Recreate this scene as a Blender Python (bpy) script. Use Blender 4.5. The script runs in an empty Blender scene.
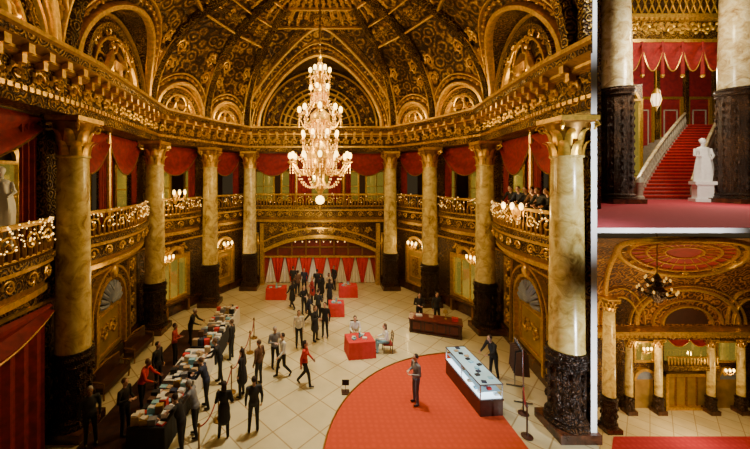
import bpy, math, random
import numpy as np
from mathutils import Vector, Matrix
random.seed(7)
pi=math.pi; sin=math.sin; cos=math.cos
SC=bpy.context.scene
COL=SC.collection

# ------------------------------------------------------------------ materials
MATS={}
def _new(name):
    m=bpy.data.materials.new(name); m.use_nodes=True
    nt=m.node_tree; b=nt.nodes['Principled BSDF']
    MATS[name]=m
    return m,nt,b
def c4(c): return (c[0],c[1],c[2],1)
def plain(name,col,rough=.5,metal=0,var=.15,scale=6,bump=0.0,emit=None,es=0,spec=None):
    m,nt,b=_new(name); N=nt.nodes; L=nt.links
    tc=N.new('ShaderNodeTexCoord'); no=N.new('ShaderNodeTexNoise'); no.inputs['Scale'].default_value=scale; no.inputs['Detail'].default_value=4
    L.new(tc.outputs['Object'],no.inputs['Vector'])
    r=N.new('ShaderNodeValToRGB'); L.new(no.outputs['Fac'],r.inputs['Fac'])
    r.color_ramp.elements[0].position=.3; r.color_ramp.elements[1].position=.7
    r.color_ramp.elements[0].color=c4([x*(1-var) for x in col]); r.color_ramp.elements[1].color=c4([min(1,x*(1+var)) for x in col])
    L.new(r.outputs['Color'],b.inputs['Base Color'])
    b.inputs['Roughness'].default_value=rough; b.inputs['Metallic'].default_value=metal
    if bump:
        bp=N.new('ShaderNodeBump'); bp.inputs['Strength'].default_value=bump; bp.inputs['Distance'].default_value=.03
        L.new(no.outputs['Fac'],bp.inputs['Height']); L.new(bp.outputs['Normal'],b.inputs['Normal'])
    if emit:
        b.inputs['Emission Color'].default_value=c4(emit); b.inputs['Emission Strength'].default_value=es
    return m
def ornate(name,cd,cm,cl,scale=2.0,metal=.5,rough=.38,bump=.8,freq=24):
    """carved and gilded plaster: rosettes and scrolls with dark recesses"""
    m,nt,b=_new(name); N=nt.nodes; L=nt.links
    tc=N.new('ShaderNodeTexCoord')
    no=N.new('ShaderNodeTexNoise'); no.inputs['Scale'].default_value=scale*1.5; no.inputs['Detail'].default_value=2
    L.new(tc.outputs['Object'],no.inputs['Vector'])
    mx=N.new('ShaderNodeMix'); mx.data_type='RGBA'; mx.blend_type='LINEAR_LIGHT'; mx.inputs[0].default_value=.06
    L.new(tc.outputs['Object'],mx.inputs[6]); L.new(no.outputs['Color'],mx.inputs[7])
    v=N.new('ShaderNodeTexVoronoi'); v.inputs['Scale'].default_value=scale; L.new(mx.outputs[2],v.inputs['Vector'])
    mu=N.new('ShaderNodeMath'); mu.operation='MULTIPLY'; mu.inputs[1].default_value=freq; L.new(v.outputs['Distance'],mu.inputs[0])
    si=N.new('ShaderNodeMath'); si.operation='SINE'; L.new(mu.outputs[0],si.inputs[0])
    v2=N.new('ShaderNodeTexVoronoi'); v2.inputs['Scale'].default_value=scale*5; L.new(mx.outputs[2],v2.inputs['Vector'])
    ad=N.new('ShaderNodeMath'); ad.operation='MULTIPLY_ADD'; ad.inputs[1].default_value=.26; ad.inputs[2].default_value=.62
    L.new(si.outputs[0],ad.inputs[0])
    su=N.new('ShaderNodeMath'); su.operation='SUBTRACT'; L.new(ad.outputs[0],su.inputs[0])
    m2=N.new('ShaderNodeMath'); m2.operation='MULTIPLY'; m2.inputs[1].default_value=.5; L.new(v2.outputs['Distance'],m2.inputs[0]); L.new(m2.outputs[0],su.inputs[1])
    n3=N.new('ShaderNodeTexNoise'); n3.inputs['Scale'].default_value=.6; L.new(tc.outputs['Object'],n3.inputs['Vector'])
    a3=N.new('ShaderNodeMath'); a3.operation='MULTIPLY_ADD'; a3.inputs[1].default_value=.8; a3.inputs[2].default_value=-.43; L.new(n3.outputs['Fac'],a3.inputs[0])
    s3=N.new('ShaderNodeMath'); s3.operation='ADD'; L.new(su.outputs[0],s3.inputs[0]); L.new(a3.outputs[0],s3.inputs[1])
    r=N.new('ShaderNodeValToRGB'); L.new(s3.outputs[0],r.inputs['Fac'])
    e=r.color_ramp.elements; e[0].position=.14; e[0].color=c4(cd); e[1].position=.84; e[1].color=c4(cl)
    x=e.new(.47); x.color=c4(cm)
    L.new(r.outputs['Color'],b.inputs['Base Color'])
    b.inputs['Metallic'].default_value=metal; b.inputs['Roughness'].default_value=rough
    bp=N.new('ShaderNodeBump'); bp.inputs['Strength'].default_value=bump; bp.inputs['Distance'].default_value=.06
    L.new(su.outputs[0],bp.inputs['Height']); L.new(bp.outputs['Normal'],b.inputs['Normal'])
    return m
def marble(name,c1,c2,c3,scale=1.6,rough=.22):
    m,nt,b=_new(name); N=nt.nodes; L=nt.links
    tc=N.new('ShaderNodeTexCoord'); no=N.new('ShaderNodeTexNoise'); no.inputs['Scale'].default_value=scale; no.inputs['Detail'].default_value=8; no.inputs['Distortion'].default_value=.9; no.inputs['Roughness'].default_value=.65
    L.new(tc.outputs['Object'],no.inputs['Vector'])
    r=N.new('ShaderNodeValToRGB'); L.new(no.outputs['Fac'],r.inputs['Fac'])
    e=r.color_ramp.elements; e[0].position=.32; e[0].color=c4(c3); e[1].position=.66; e[1].color=c4(c1); x=e.new(.48); x.color=c4(c2)
    L.new(r.outputs['Color'],b.inputs['Base Color']); b.inputs['Roughness'].default_value=rough
    return m
def emis(name,col,s):
    m,nt,b=_new(name); b.inputs['Base Color'].default_value=c4(col); b.inputs['Emission Color'].default_value=c4(col); b.inputs['Emission Strength'].default_value=s
    return m
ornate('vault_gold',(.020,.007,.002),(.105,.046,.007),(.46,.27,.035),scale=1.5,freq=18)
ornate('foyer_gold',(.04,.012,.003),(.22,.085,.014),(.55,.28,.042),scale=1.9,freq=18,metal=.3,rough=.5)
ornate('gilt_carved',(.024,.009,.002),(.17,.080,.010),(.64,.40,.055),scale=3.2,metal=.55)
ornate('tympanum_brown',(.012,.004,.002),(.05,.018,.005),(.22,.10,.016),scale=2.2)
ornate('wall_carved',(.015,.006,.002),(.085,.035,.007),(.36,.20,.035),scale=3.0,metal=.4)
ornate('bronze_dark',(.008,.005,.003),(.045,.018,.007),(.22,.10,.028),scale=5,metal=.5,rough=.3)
plain('gilt',(.70,.43,.055),.34,.75,.3,8,.2)
plain('gilt_dark',(.27,.135,.02),.4,.6,.3,8,.2)
marble('shaft_marble',(.80,.68,.27),(.58,.43,.12),(.25,.145,.03),2.2)
marble('shaft_marble_pale',(.86,.80,.56),(.62,.50,.25),(.28,.17,.07),2.0)
marble('plinth_marble',(.13,.045,.02),(.06,.022,.011),(.022,.01,.006),2.5)
plain('crimson_wall',(.24,.010,.014),.7,0,.3,3)
plain('crimson_velvet',(.22,.005,.006),.75,0,.35,5,.1)
plain('red_cloth',(.58,.025,.022),.7,0,.1,5)
plain('white_cloth',(.76,.72,.64),.7,0,.06,5)
plain('white_plaster',(.98,.98,.98),.6,0,.01,5)
plain('black_cloth',(.012,.010,.012),.8,0,.3,5)
plain('dark_wood',(.05,.015,.009),.4,0,.4,4)
plain('mahogany',(.13,.018,.012),.3,0,.3,4)
plain('steel',(.5,.5,.52),.25,.9,.05,4)
plain('statue_white',(.88,.87,.84),.45,0,.06,6)
plain('rail_marble',(.36,.33,.25),.35,0,.2,6)
plain('shell_blue',(.22,.25,.32),.4,.3,.2,6,.1)
plain('panel_gold',(.40,.25,.06),.35,.4,.25,2)
plain('mirror_glass',(.42,.38,.16),.08,.9,.2,1.5,0,(.60,.46,.06),.26)  # panes carry a faint gold glow in place of reflected light
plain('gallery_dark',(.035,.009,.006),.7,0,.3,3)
emis('bulb',(1,.68,.20),7.5); emis('bulb_small',(1,.60,.16),4); emis('crystal',(1,.56,.10),.8)  # crystal drops are no lamps; a faint glow is put into their colour
emis('case_light',(.72,.90,1),2.6); emis('lampshade',(1,.75,.42),2.6)
plain('case_glass',(.36,.56,.64),.08,0,.1,3,0,(.6,.85,1),.28)  # bluish glow put into the glass itself for the lit case

def floor_mat():
    m,nt,b=_new('floor_tile'); N=nt.nodes; L=nt.links
    tc=N.new('ShaderNodeTexCoord'); mp=N.new('ShaderNodeMapping'); mp.inputs['Rotation'].default_value=(0,0,pi/4)
    L.new(tc.outputs['Object'],mp.inputs['Vector'])
    br=N.new('ShaderNodeTexBrick'); br.offset=0; br.inputs['Scale'].default_value=1
    br.inputs['Brick Width'].default_value=1.05; br.inputs['Row Height'].default_value=1.05; br.inputs['Mortar Size'].default_value=.022
    br.inputs['Color1'].default_value=(.82,.72,.44,1); br.inputs['Color2'].default_value=(.73,.62,.36,1); br.inputs['Mortar'].default_value=(.48,.35,.17,1)
    L.new(mp.outputs[0],br.inputs['Vector'])
    no=N.new('ShaderNodeTexNoise'); no.inputs['Scale'].default_value=1.3; no.inputs['Detail'].default_value=5; L.new(tc.outputs['Object'],no.inputs['Vector'])
    mx=N.new('ShaderNodeMix'); mx.data_type='RGBA'; mx.blend_type='MULTIPLY'; mx.inputs[0].default_value=.35
    L.new(br.outputs['Color'],mx.inputs[6]); L.new(no.outputs['Fac'],mx.inputs[7]); L.new(mx.outputs[2],b.inputs['Base Color'])
    b.inputs['Roughness'].default_value=.22
def carpet_mat(name,c1,c2,sc):
    m,nt,b=_new(name); N=nt.nodes; L=nt.links
    tc=N.new('ShaderNodeTexCoord'); v=N.new('ShaderNodeTexVoronoi'); v.inputs['Scale'].default_value=sc; v.inputs['Randomness'].default_value=.25
    L.new(tc.outputs['Object'],v.inputs['Vector'])
    r=N.new('ShaderNodeValToRGB'); e=r.color_ramp.elements; e[0].position=.15; e[0].color=c4(c2); e[1].position=.45; e[1].color=c4(c1)
    L.new(v.outputs['Distance'],r.inputs['Fac']); L.new(r.outputs['Color'],b.inputs['Base Color']); b.inputs['Roughness'].default_value=.95
floor_mat()
carpet_mat('carpet_red',(.50,.052,.012),(.56,.062,.016),5)
carpet_mat('carpet_crimson',(.34,.010,.028),(.42,.022,.036),3)
carpet_mat('dark_floor_cover',(.03,.007,.004),(.05,.012,.006),3)

# ------------------------------------------------------------------ mesh builder
class MB:
    def __init__(s): s.v=[]; s.f=[]; s.m=[]; s.mats=[]
    def mi(s,n):
        if n not in s.mats: s.mats.append(n)
        return s.mats.index(n)
    def add(s,vs,fs,mat):
        o=len(s.v); k=s.mi(mat)
        s.v.extend([tuple(v) for v in vs])
        for f in fs: s.f.append(tuple(i+o for i in f)); s.m.append(k)
    def hexa(s,p,mat):
        s.add(p,[(3,2,1,0),(4,5,6,7),(0,1,5,4),(1,2,6,5),(2,3,7,6),(3,0,4,7)],mat)
    def prism(s,fr,ad,z0,z1,mat):
        n=len(ad); s.add([fr.P(a,d,z0) for a,d in ad]+[fr.P(a,d,z1) for a,d in ad],[tuple(reversed(range(n))),tuple(range(n,2*n))]+[(i,(i+1)%n,(i+1)%n+n,i+n) for i in range(n)],mat)
    def box(s,c,d,mat,rz=0):
        x,y,z=d[0]/2,d[1]/2,d[2]/2; ca,sa=cos(rz),sin(rz); p=[]
        for zz in(-z,z):
            for xx,yy in((-x,-y),(x,-y),(x,y),(-x,y)):
                p.append((c[0]+xx*ca-yy*sa,c[1]+xx*sa+yy*ca,c[2]+zz))
        s.hexa(p,mat)
    def fbox(s,fr,a0,a1,d0,d1,z0,z1,mat):
        s.hexa([fr.P(a0,d0,z0),fr.P(a1,d0,z0),fr.P(a1,d1,z0),fr.P(a0,d1,z0),fr.P(a0,d0,z1),fr.P(a1,d0,z1),fr.P(a1,d1,z1),fr.P(a0,d1,z1)],mat)
    def grid(s,rows,mat,closed=False):
        n=len(rows[0]); vs=[p for r in rows for p in r]; fs=[]
        for i in range(len(rows)-1):
            for j in range(n-1 if not closed else n):
                k=(j+1)%n; fs.append((i*n+j,i*n+k,(i+1)*n+k,(i+1)*n+j))
        s.add(vs,fs,mat)
    def lathe(s,prof,c,mat,seg=24,flute=0,sx=1,sy=1):
        rows=[]
        for r,z in prof:
            row=[]
            for j in range(seg):
                a=2*pi*j/seg; rr=r*(1-flute*(j%2)); row.append((c[0]+rr*cos(a)*sx,c[1]+rr*sin(a)*sy,c[2]+z))
            rows.append(row)
        s.grid(rows,mat,True)
        s.add(rows[0],[tuple(reversed(range(seg)))],mat); s.add(rows[-1],[tuple(range(seg))],mat)
    def sph(s,c,r,mat,u=8,v=6):
        if not hasattr(r,'__len__'): r=(r,r,r)
        rows=[]
        for i in range(v+1):
            t=pi*i/v-pi/2; 
            rows.append([(c[0]+r[0]*cos(t)*cos(2*pi*j/u),c[1]+r[1]*cos(t)*sin(2*pi*j/u),c[2]+r[2]*sin(t)) for j in range(u)])
        s.grid(rows,mat,True)
    def tube(s,pts,rad,mat,seg=6):
        pts=[Vector(p) for p in pts]; n=len(pts); rows=[]
        ref=Vector((0,0,1))
        for i,p in enumerate(pts):
            t=(pts[min(i+1,n-1)]-pts[max(i-1,0)])
            if t.length<1e-9: t=Vector((0,0,1))
            t.normalize()
            x=t.cross(ref)
            if x.length<.15: x=t.cross(Vector((0,1,0)))
            x.normalize(); y=t.cross(x)
            r=rad[i] if hasattr(rad,'__len__') else rad
            rows.append([p+x*r*cos(2*pi*j/seg)+y*r*sin(2*pi*j/seg) for j in range(seg)])
        s.grid(rows,mat,True)
        s.add(rows[0],[tuple(range(seg))],mat); s.add(rows[-1],[tuple(reversed(range(seg)))],mat)
    def band(s,pts,nrm,w,th,mat):
        pts=[Vector(p) for p in pts]; n=len(pts); rows=[]
        for i,p in enumerate(pts):
            t=(pts[min(i+1,n-1)]-pts[max(i-1,0)]).normalized(); u=Vector(nrm[i]).normalized(); x=t.cross(u).normalized()
            rows.append([p-x*w/2-u*.05,p-x*w/2+u*th*.6,p-x*w*.3+u*th,p+x*w*.3+u*th,p+x*w/2+u*th*.6,p+x*w/2-u*.05])
        s.grid(rows,mat,True)
    def build(s,name,smooth=True,ang=40):
        me=bpy.data.meshes.new(name); me.from_pydata(s.v,[],s.f); 
        for n in s.mats: me.materials.append(MATS[n])
        me.polygons.foreach_set('material_index',s.m)
        me.update()
        if smooth:
            me.shade_smooth(); me.set_sharp_from_angle(angle=math.radians(ang))
        o=bpy.data.objects.new(name,me); COL.objects.link(o); return o
class Fr:
    def __init__(s,A,B,cen=(0,14)):
        s.A=Vector((A[0],A[1])); s.B=Vector((B[0],B[1])); s.t=(s.B-s.A); s.L=s.t.length; s.t/=s.L
        n=Vector((-s.t.y,s.t.x)); c=Vector(cen)-s.A
        if n.dot(c)<0: n=-n
        s.n=n
    def P(s,a,d,z):
        q=s.A+s.t*a+s.n*d; return Vector((q.x,q.y,z))
def inst(name,me,loc,rz=0,sc=1):
    o=bpy.data.objects.new(name,me); o.location=loc; o.rotation_euler=(0,0,rz)
    o.scale=(sc,sc,sc) if not hasattr(sc,'__len__') else sc
    COL.objects.link(o); return o
def light(name,loc,e,col=(1,.62,.26),r=.3,kind='POINT',rot=None,size=None,spot=None,aim=None,blend=.7):
    l=bpy.data.lights.new(name,kind); l.energy=e; l.color=col
    if kind=='AREA': l.size=size or 1
    else: l.shadow_soft_size=r
    if kind=='SPOT': l.spot_size=spot or 1.2; l.spot_blend=blend
    o=bpy.data.objects.new(name,l); o.location=loc
    if rot: o.rotation_euler=rot
    if aim: o.rotation_euler=(Vector(aim)-Vector(loc)).to_track_quat('-Z','Y').to_euler()
    COL.objects.link(o); return o

# ------------------------------------------------------------------ column
def column(mb,c,base=2.6,cap0=8.7,cap1=9.9,r=.48,br=.62,shaft='shaft_marble',seg=32):
    x,y,z=c
    mb.box((x,y,z+.14),(br*2,br*2,.28),'plinth_marble')
    mb.lathe([(br*.98,.28),(br*1.0,.36),(br*.9,.44),(br*.96,.52),(br*.82,.62)],c,'bronze_dark',seg)
    mb.lathe([(br*.80,.62),(br*.84,.9),(br*.84,base-.75),(br*.80,base-.5)],c,'bronze_dark',seg,flute=.06)
    for j in range(10):
        a=2*pi*j/10
        zz=1.0
        while zz<base-.6: mb.sph((x+br*.84*cos(a),y+br*.84*sin(a),z+zz),(.07,.07,.13),'bronze_dark',6,4); zz+=.45
    mb.lathe([(br*.80,base-.5),(br*.92,base-.44),(br*.86,base-.36),(br*.9,base-.28),(br*.98,base-.18),(r*1.12,base-.1),(r*1.16,base)],c,'bronze_dark',seg)
    H=cap0-base
    mb.lathe([(r*1.03,base),(r,base+.12)]+[(r*(1-.13*(i/10)**1.6),base+.12+(H-.2)*i/10) for i in range(1,11)]+[(r*.98,cap0-.05),(r*.98,cap0)],c,shaft,seg)
    ch=cap1-cap0; rt=r*.90
    mb.lathe([(rt,cap0),(rt*1.02,cap0+ch*.4),(rt*1.25,cap0+ch*.8),(rt*1.35,cap0+ch*.85)],c,'gilt_dark',20)
    for row,(h0,hh,n,off) in enumerate([(0,.45,8,0),(.25,.5,8,.5)]):
        for j in range(n):
            a=2*pi*(j+off)/n; rows=[]
            for i in range(6):
                t=i/5; rr=rt*(1.04+.15*t+.35*t**4); zz=cap0+ch*(h0+hh*(t-.18*t**5)); w=.17*r/.5*(1-.55*t**2)
                rows.append([(x+rr*cos(a)-k*w*sin(a)+(-abs(k)*.05*cos(a)),y+rr*sin(a)+k*w*cos(a)-abs(k)*.05*sin(a),z+zz) for k in(-1,-.4,0,.4,1)])
            mb.grid(rows,'gilt')
    for j in range(4):
        a=pi/4+j*pi/2; pts=[]
        for i in range(14):
            t=i/13; q=t*3.2*pi; rr=ch*.14*(1-.75*t); R=rt*1.48
            pts.append((x+(R+rr*cos(q))*cos(a),y+(R+rr*cos(q))*sin(a),z+cap0+ch*.74+rr*sin(q)))
        mb.tube(pts,.045*r/.5,'gilt',5)
    mb.box((x,y,z+cap1-ch*.06),(rt*2.7,rt*2.7,ch*.12),'gilt')
    mb.box((x,y,z+cap1-ch*.14),(rt*2.4,rt*2.4,ch*.06),'gilt_dark')

NODES={'A0':(-8.3,-3),'A1':(-8.45,10.3),'A2':(-9.5,17.4),'A3':(-7.8,21.5),'A4':(-5.8,24.9),'B4':(5.8,24.9),'B3':(7.8,21.5),'B2':(9.5,17.4),'B1':(8.45,10.3)}
ORD=['A0','A1','A2','A3','A4','B4','B3','B2','B1']
pts=[Vector(NODES[k]) for k in ORD]
K0,K1=.8212,.8394; KR=1.36
def offset(pl,d):
    out=[]
    ns=[Fr(pl[i],pl[i+1]).n for i in range(len(pl)-1)]
    for i,p in enumerate(pl):
        if i==0: out.append(p+ns[0]*d)
        elif i==len(pl)-1: out.append(p+ns[-1]*d)
        else:
            a,b=ns[i-1],ns[i]; k=(a+b).normalized(); out.append(p+k*(d/ k.dot(a)))
    return out
colpos=[(-7.84,10.5),(-8.65,17.3),(-6.95,20.9),(-5.1,23.95)]
mb=MB(); column(mb,(0,0,0)); cob=mb.build('marble_column'); cme=cob.data
first=True
for x,y in colpos+[(-x,y) for x,y in colpos]:
    if first: cob.location=(x,y,0); first=False
    else: inst('marble_column',cme,(x,y,0))

# ------------------------------------------------------------------ floor
mb=MB(); fl=[(-8.4,-3),(8.2,-3),(8.3,10.1)]+[tuple(p) for p in reversed(pts[1:])]
mb.add([(x,y,0) for x,y in fl]+[(x,y,-.3) for x,y in fl],[tuple(range(len(fl)))]+[(i,i+len(fl),(i+1)%len(fl)+len(fl),(i+1)%len(fl)) for i in range(len(fl))],'floor_tile')
mb.box((0,25.2,-.15),(9,.7,.3),'floor_tile'); mb.build('floor',False)
mb=MB(); cp=[]
for i in range(73):
    a=2*pi*i/72; x=6.5+6.5*cos(a); y=8.6+6.5*sin(a)
    cp.append((min(x,6.15),y))
cp=[p for i,p in enumerate(cp) if i==0 or (Vector(p)-Vector(cp[i-1])).length>.02]
n=len(cp); mb.add([(x,y,.02) for x,y in cp]+[(x,y,0) for x,y in cp],[tuple(range(n))]+[(i,i+n,(i+1)%n+n,(i+1)%n) for i in range(n)],'carpet_red')
bd=[(x,y,.025) for x,y in cp if x<6.1]; mb.tube(bd,.03,'gilt_dark',6)
mb.build('red_carpet')
mb=MB(); mb.box((-6.3,12.6,.01),(1.8,9.5,.02),'dark_floor_cover'); mb.build('dark_floor_sheet',False)  # dark sheet added to darken the floor behind the tables

# ------------------------------------------------------------------ bays
def spiral(mb,S,a0,h0,size,flip,mat,rad,turn=1.6,ph=0,leaf=True):
    P=[];R=[]
    N=18
    for i in range(N+1):
        t=i/N; q=ph+t*turn*2*pi; r=size*(1-.82*t)
        P.append(S(a0+flip*r*cos(q),h0+r*sin(q),rad*.5)); R.append(rad*(1-.45*t))
    mb.tube(P,R,mat,5); mb.sph(S(a0,h0,rad),rad*1.5,mat,6,4)
    if leaf:
        for i in range(0,10,2):
            t=i/N; q=ph+t*turn*2*pi; r=size*(1-.82*t)*1.22
            mb.sph(S(a0+flip*r*cos(q),h0+r*sin(q),rad*.5),rad*1.7,mat,6,4)
def archband(mb,fr,ac,zc,r0,r1,d0,d1,mat,seg=20,f0=0,f1=pi):
    rows=[]
    for i in range(seg+1):
        q=f0+(f1-f0)*i/seg; c,s_=cos(q),sin(q)
        rows.append([fr.P(ac+r0*c,d0,zc+r0*s_),fr.P(ac+r0*c,d1,zc+r0*s_),fr.P(ac+r1*c,d1,zc+r1*s_),fr.P(ac+r1*c,d0,zc+r1*s_)])
    mb.grid(rows,mat,True)
def frame(mb,fr,a0,a1,z0,z1,w,d,mat,d0=0):
    mb.fbox(fr,a0,a0+w,d0,d0+d,z0,z1,mat); mb.fbox(fr,a1-w,a1,d0,d0+d,z0,z1,mat)
    mb.fbox(fr,a0,a1,d0,d0+d*.97,z0,z0+w,mat); mb.fbox(fr,a0,a1,d0,d0+d*.97,z1-w,z1,mat)
def swag(mb,fr,a0,a1,zt,drop,d,mat,fr_mat='gilt'):
    rows=[];U=18;V=8
    for j in range(V+1):
        v=j/V; rows.append([fr.P(a0+(a1-a0)*i/U,d+.10*sin(v*9)+.06*v,zt-v*(.25*drop+drop*.75*4*(i/U)*(1-i/U))) for i in range(U+1)])
    mb.grid(rows,mat); mb.tube(rows[-1],.035,fr_mat,5)
def drape(mb,fr,a0,a1,z0,z1,d,mat,folds=4,pinch=.0):
    rows=[];U=folds*6
    for j in range(9):
        v=j/8; row=[]
        for i in range(U+1):
            u=i/U; w=1-pinch*sin(pi*v); row.append(fr.P(a0+(a1-a0)*u*w,d+.07*sin(u*folds*2*pi),z1+(z0-z1)*v))
        rows.append(row)
    mb.grid(rows,mat)
def sconce(name,p,n,s=1.0,e=35):
    m=MB(); n=Vector((n[0],n[1],0)).normalized(); t=Vector((-n.y,n.x,0)); p=Vector(p)
    m.sph(p+n*.04,(.12*s,.12*s,.28*s),'gilt',8,8)
    for k in(-1,0,1):
        q=[p+n*.05,p+n*.22*s+t*k*.12*s-Vector((0,0,.12*s)),p+n*.30*s+t*k*.24*s,p+n*.32*s+t*k*.26*s+Vector((0,0,.1*s))]
        m.tube(q,.02*s,'gilt',6); e0=q[-1]
        m.lathe([(.02*s,0),(.06*s,.03*s),(.03*s,.05*s)],e0,'gilt',8)
        m.sph(e0+Vector((0,0,.14*s)),(.06*s,.06*s,.11*s),'bulb',8,6)
    m.build(name)
    if e: light('sconce_light',p+n*.55*s+Vector((0,0,.1)),e,(1,.66,.24),.12)

def balcony(mb,fr,a0,a1,bulge,d0,lights=None):
    L=a1-a0; n=24
    df=lambda u:d0+bulge*sin(pi*u)**.8 if 0<u<1 else d0
    def layer(z0,z1,off,mat):
        rows=[]
        for i in range(n+1):
            u=i/n; a=a0+L*u; d=df(u)+off
            rows.append([fr.P(a,0,z0),fr.P(a,d,z0),fr.P(a,d,z1),fr.P(a,0,z1)])
        mb.grid(rows,mat,True); mb.add(rows[0],[(0,1,2,3)],mat); mb.add(rows[-1],[(3,2,1,0)],mat)
    layer(4.75,4.92,-.12,'gilt'); layer(4.92,5.12,-.2,'gilt_dark'); layer(5.12,5.6,-.05,'gilt_carved'); layer(5.6,5.72,.06,'gilt'); layer(5.72,5.9,.12,'gilt_carved')
    k=int(L/.22)
    for i in range(k+1):
        u=i/k; p=fr.P(a0+L*u,df(u)-.02,5.9)
        mb.lathe([(.03,0),(.06,.08),(.075,.3),(.03,.55),(.045,.75),(.03,.86)],p,'gilt_dark',6)
    rows=[fr.P(a0+L*i/n,df(i/n)-.02,6.8) for i in range(n+1)]
    mb.tube(rows,.07,'gilt',6); mb.tube([p-Vector((0,0,.85)) for p in rows],.05,'gilt',5)
    S=lambda a,h,o:fr.P(a,df(min(1,max(0,(a-a0)/L)))+o+.03,h)
    q=max(2,int(L/.7))
    for i in range(q):
        spiral(mb,S,a0+L*(i+.5)/q,6.35,.26,(-1)**i,'gilt',.03,1.4,0,False)
        spiral(mb,S,a0+L*(i+.5)/q,5.36,.2,(-1)**i,'gilt',.035,1.3,0,False)
    if lights:
        for i in range(int(L*lights)):
            u=random.random(); p=fr.P(a0+L*u,df(u)+random.uniform(0,.14),random.uniform(6.2,6.9))
            LIGHTS.sph(p,random.uniform(.013,.026),'bulb_small',6,4)
LIGHTS=MB()

def bay(mb,fr,kind,side):
    L=fr.L
    wall='wall_carved'; wedge=(kind=='S1' and side==1)
    if kind!='back':
        if wedge: mb.prism(fr,[(0,0),(L,0),(L,-.3),(.6,-.3),(0,-.02)],0,4.8,wall)
        else: mb.fbox(fr,0,L,-.3,0,0,4.8,wall)
        mb.fbox(fr,0,L,0,.16,0,.55,'plinth_marble'); mb.fbox(fr,0,L,0,.12,4.3,4.75,'gilt_carved'); mb.fbox(fr,0,L,0,.2,4.22,4.32,'gilt')
    if wedge:
        pl=[(.05,0),(L,0),(L,-2.4),(4.7,-2.4),(.15,-.05)]
        mb.prism(fr,pl,5.6,5.85,'dark_floor_cover'); mb.prism(fr,pl,9.9,10.1,'gallery_dark')
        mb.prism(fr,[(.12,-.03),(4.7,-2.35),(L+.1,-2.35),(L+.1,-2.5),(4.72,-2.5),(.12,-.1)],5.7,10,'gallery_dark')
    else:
        mb.fbox(fr,-.2,L+.2,-2.6,-2.4,5.7,10,'gallery_dark'); mb.fbox(fr,-.2,L+.2,-2.4,0,5.6,5.85,'dark_floor_cover'); mb.fbox(fr,-.2,L+.2,-2.4,0,9.9,10.1,'gallery_dark')
    for a in(0,L): 
        if wedge and a==0: mb.fbox(fr,0,.45,-.02,.1,4.8,9.95,'gilt_carved')
        else: mb.fbox(fr,a-.45,a+.45,-.4,.1,4.8,9.95,'gilt_carved')
    ng=max(1,int(L/2.2))
    for i in range(ng):
        a=L*(i+.5)/ng; w=L/ng*.36
        if wedge and a<5: continue
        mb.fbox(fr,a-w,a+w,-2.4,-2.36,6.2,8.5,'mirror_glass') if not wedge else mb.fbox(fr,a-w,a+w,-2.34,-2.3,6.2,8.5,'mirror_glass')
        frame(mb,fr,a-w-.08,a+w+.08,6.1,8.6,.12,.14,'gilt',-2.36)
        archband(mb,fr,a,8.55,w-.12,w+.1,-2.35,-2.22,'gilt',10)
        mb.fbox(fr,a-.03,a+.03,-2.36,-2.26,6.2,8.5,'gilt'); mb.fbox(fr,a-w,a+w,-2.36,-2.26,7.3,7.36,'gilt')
    if L>3:
        n=2 if L>6 else 1
        if kind=='back': n=3
        for i in range(n):
            a0=.45+(L-.9)*i/n; a1=.45+(L-.9)*(i+1)/n
            swag(mb,fr,a0,a1,9.85,1.7,.05,'crimson_velvet','gilt_dark')
            w=.6 if kind!='back' else (1.15 if i==1 else .55)
            dd=.0
            drape(mb,fr,a0,a0+w,6.1,9.8,dd,'crimson_velvet',3); drape(mb,fr,a1-w,a1,6.1,9.8,dd,'crimson_velvet',3)
            if i>0: 
                mb.fbox(fr,a0-.16,a0+.16,-.3,.02,5.9,9.9,'gilt_carved'); mb.tube([fr.P(a0,.1,5.9),fr.P(a0,.1,9.9)],.1,'gilt',8)
    if kind=='S1':
        balcony(mb,fr,.7,L-.7,.55,.55,18)
        ac=L*.52; r=1.2; zc=2.55
        mb.fbox(fr,ac-r,ac+r,0,.03,.55,zc,'panel_gold'); 
        rows=[[fr.P(ac,.03,zc)]*21,[fr.P(ac+r*cos(pi*i/20),.03,zc+r*sin(pi*i/20)) for i in range(21)]]; mb.grid(rows,'panel_gold')
        for i in range(11):
            q=pi*(i+.5)/11
            mb.tube([fr.P(ac+.12*cos(q),.12,zc+.1+.12*sin(q)),fr.P(ac+.6*cos(q),.2,zc+.1+.6*sin(q)),fr.P(ac+.98*cos(q),.10,zc+.1+.98*sin(q))],[.03,.085,.10],'shell_blue',6)
        frame(mb,fr,ac-.95,ac+.95,.75,2.45,.07,.07,'gilt',.03)
        S=lambda a,h,o:fr.P(a,.05+o,h)
        spiral(mb,S,ac-.35,1.6,.3,1,'gilt',.04); spiral(mb,S,ac+.35,1.6,.3,-1,'gilt',.04)
        for r0,r1,d,m in((r,r+.14,.22,'gilt'),(r+.14,r+.42,.16,'gilt_carved'),(r+.42,r+.52,.24,'gilt')):
            archband(mb,fr,ac,zc,r0,r1,0,d,m); 
            for sg in(-1,1):
                a0,a1=sorted((ac+sg*r0,ac+sg*r1)); mb.fbox(fr,a0,a1,0,d,.3,zc,m)
        mb.sph(fr.P(ac,.2,zc+r+.3),(.22,.22,.34),'gilt',8,6)
        for sg in(-1,1):
            for hh in(1.2,2.0,2.9,3.7): spiral(mb,S,ac+sg*(r+1.1),hh,.26,sg,'gilt',.045)
            frame(mb,fr,ac+sg*(r+1.1)-.42,ac+sg*(r+1.1)+.42,.7,4.1,.07,.1,'gilt')
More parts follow.
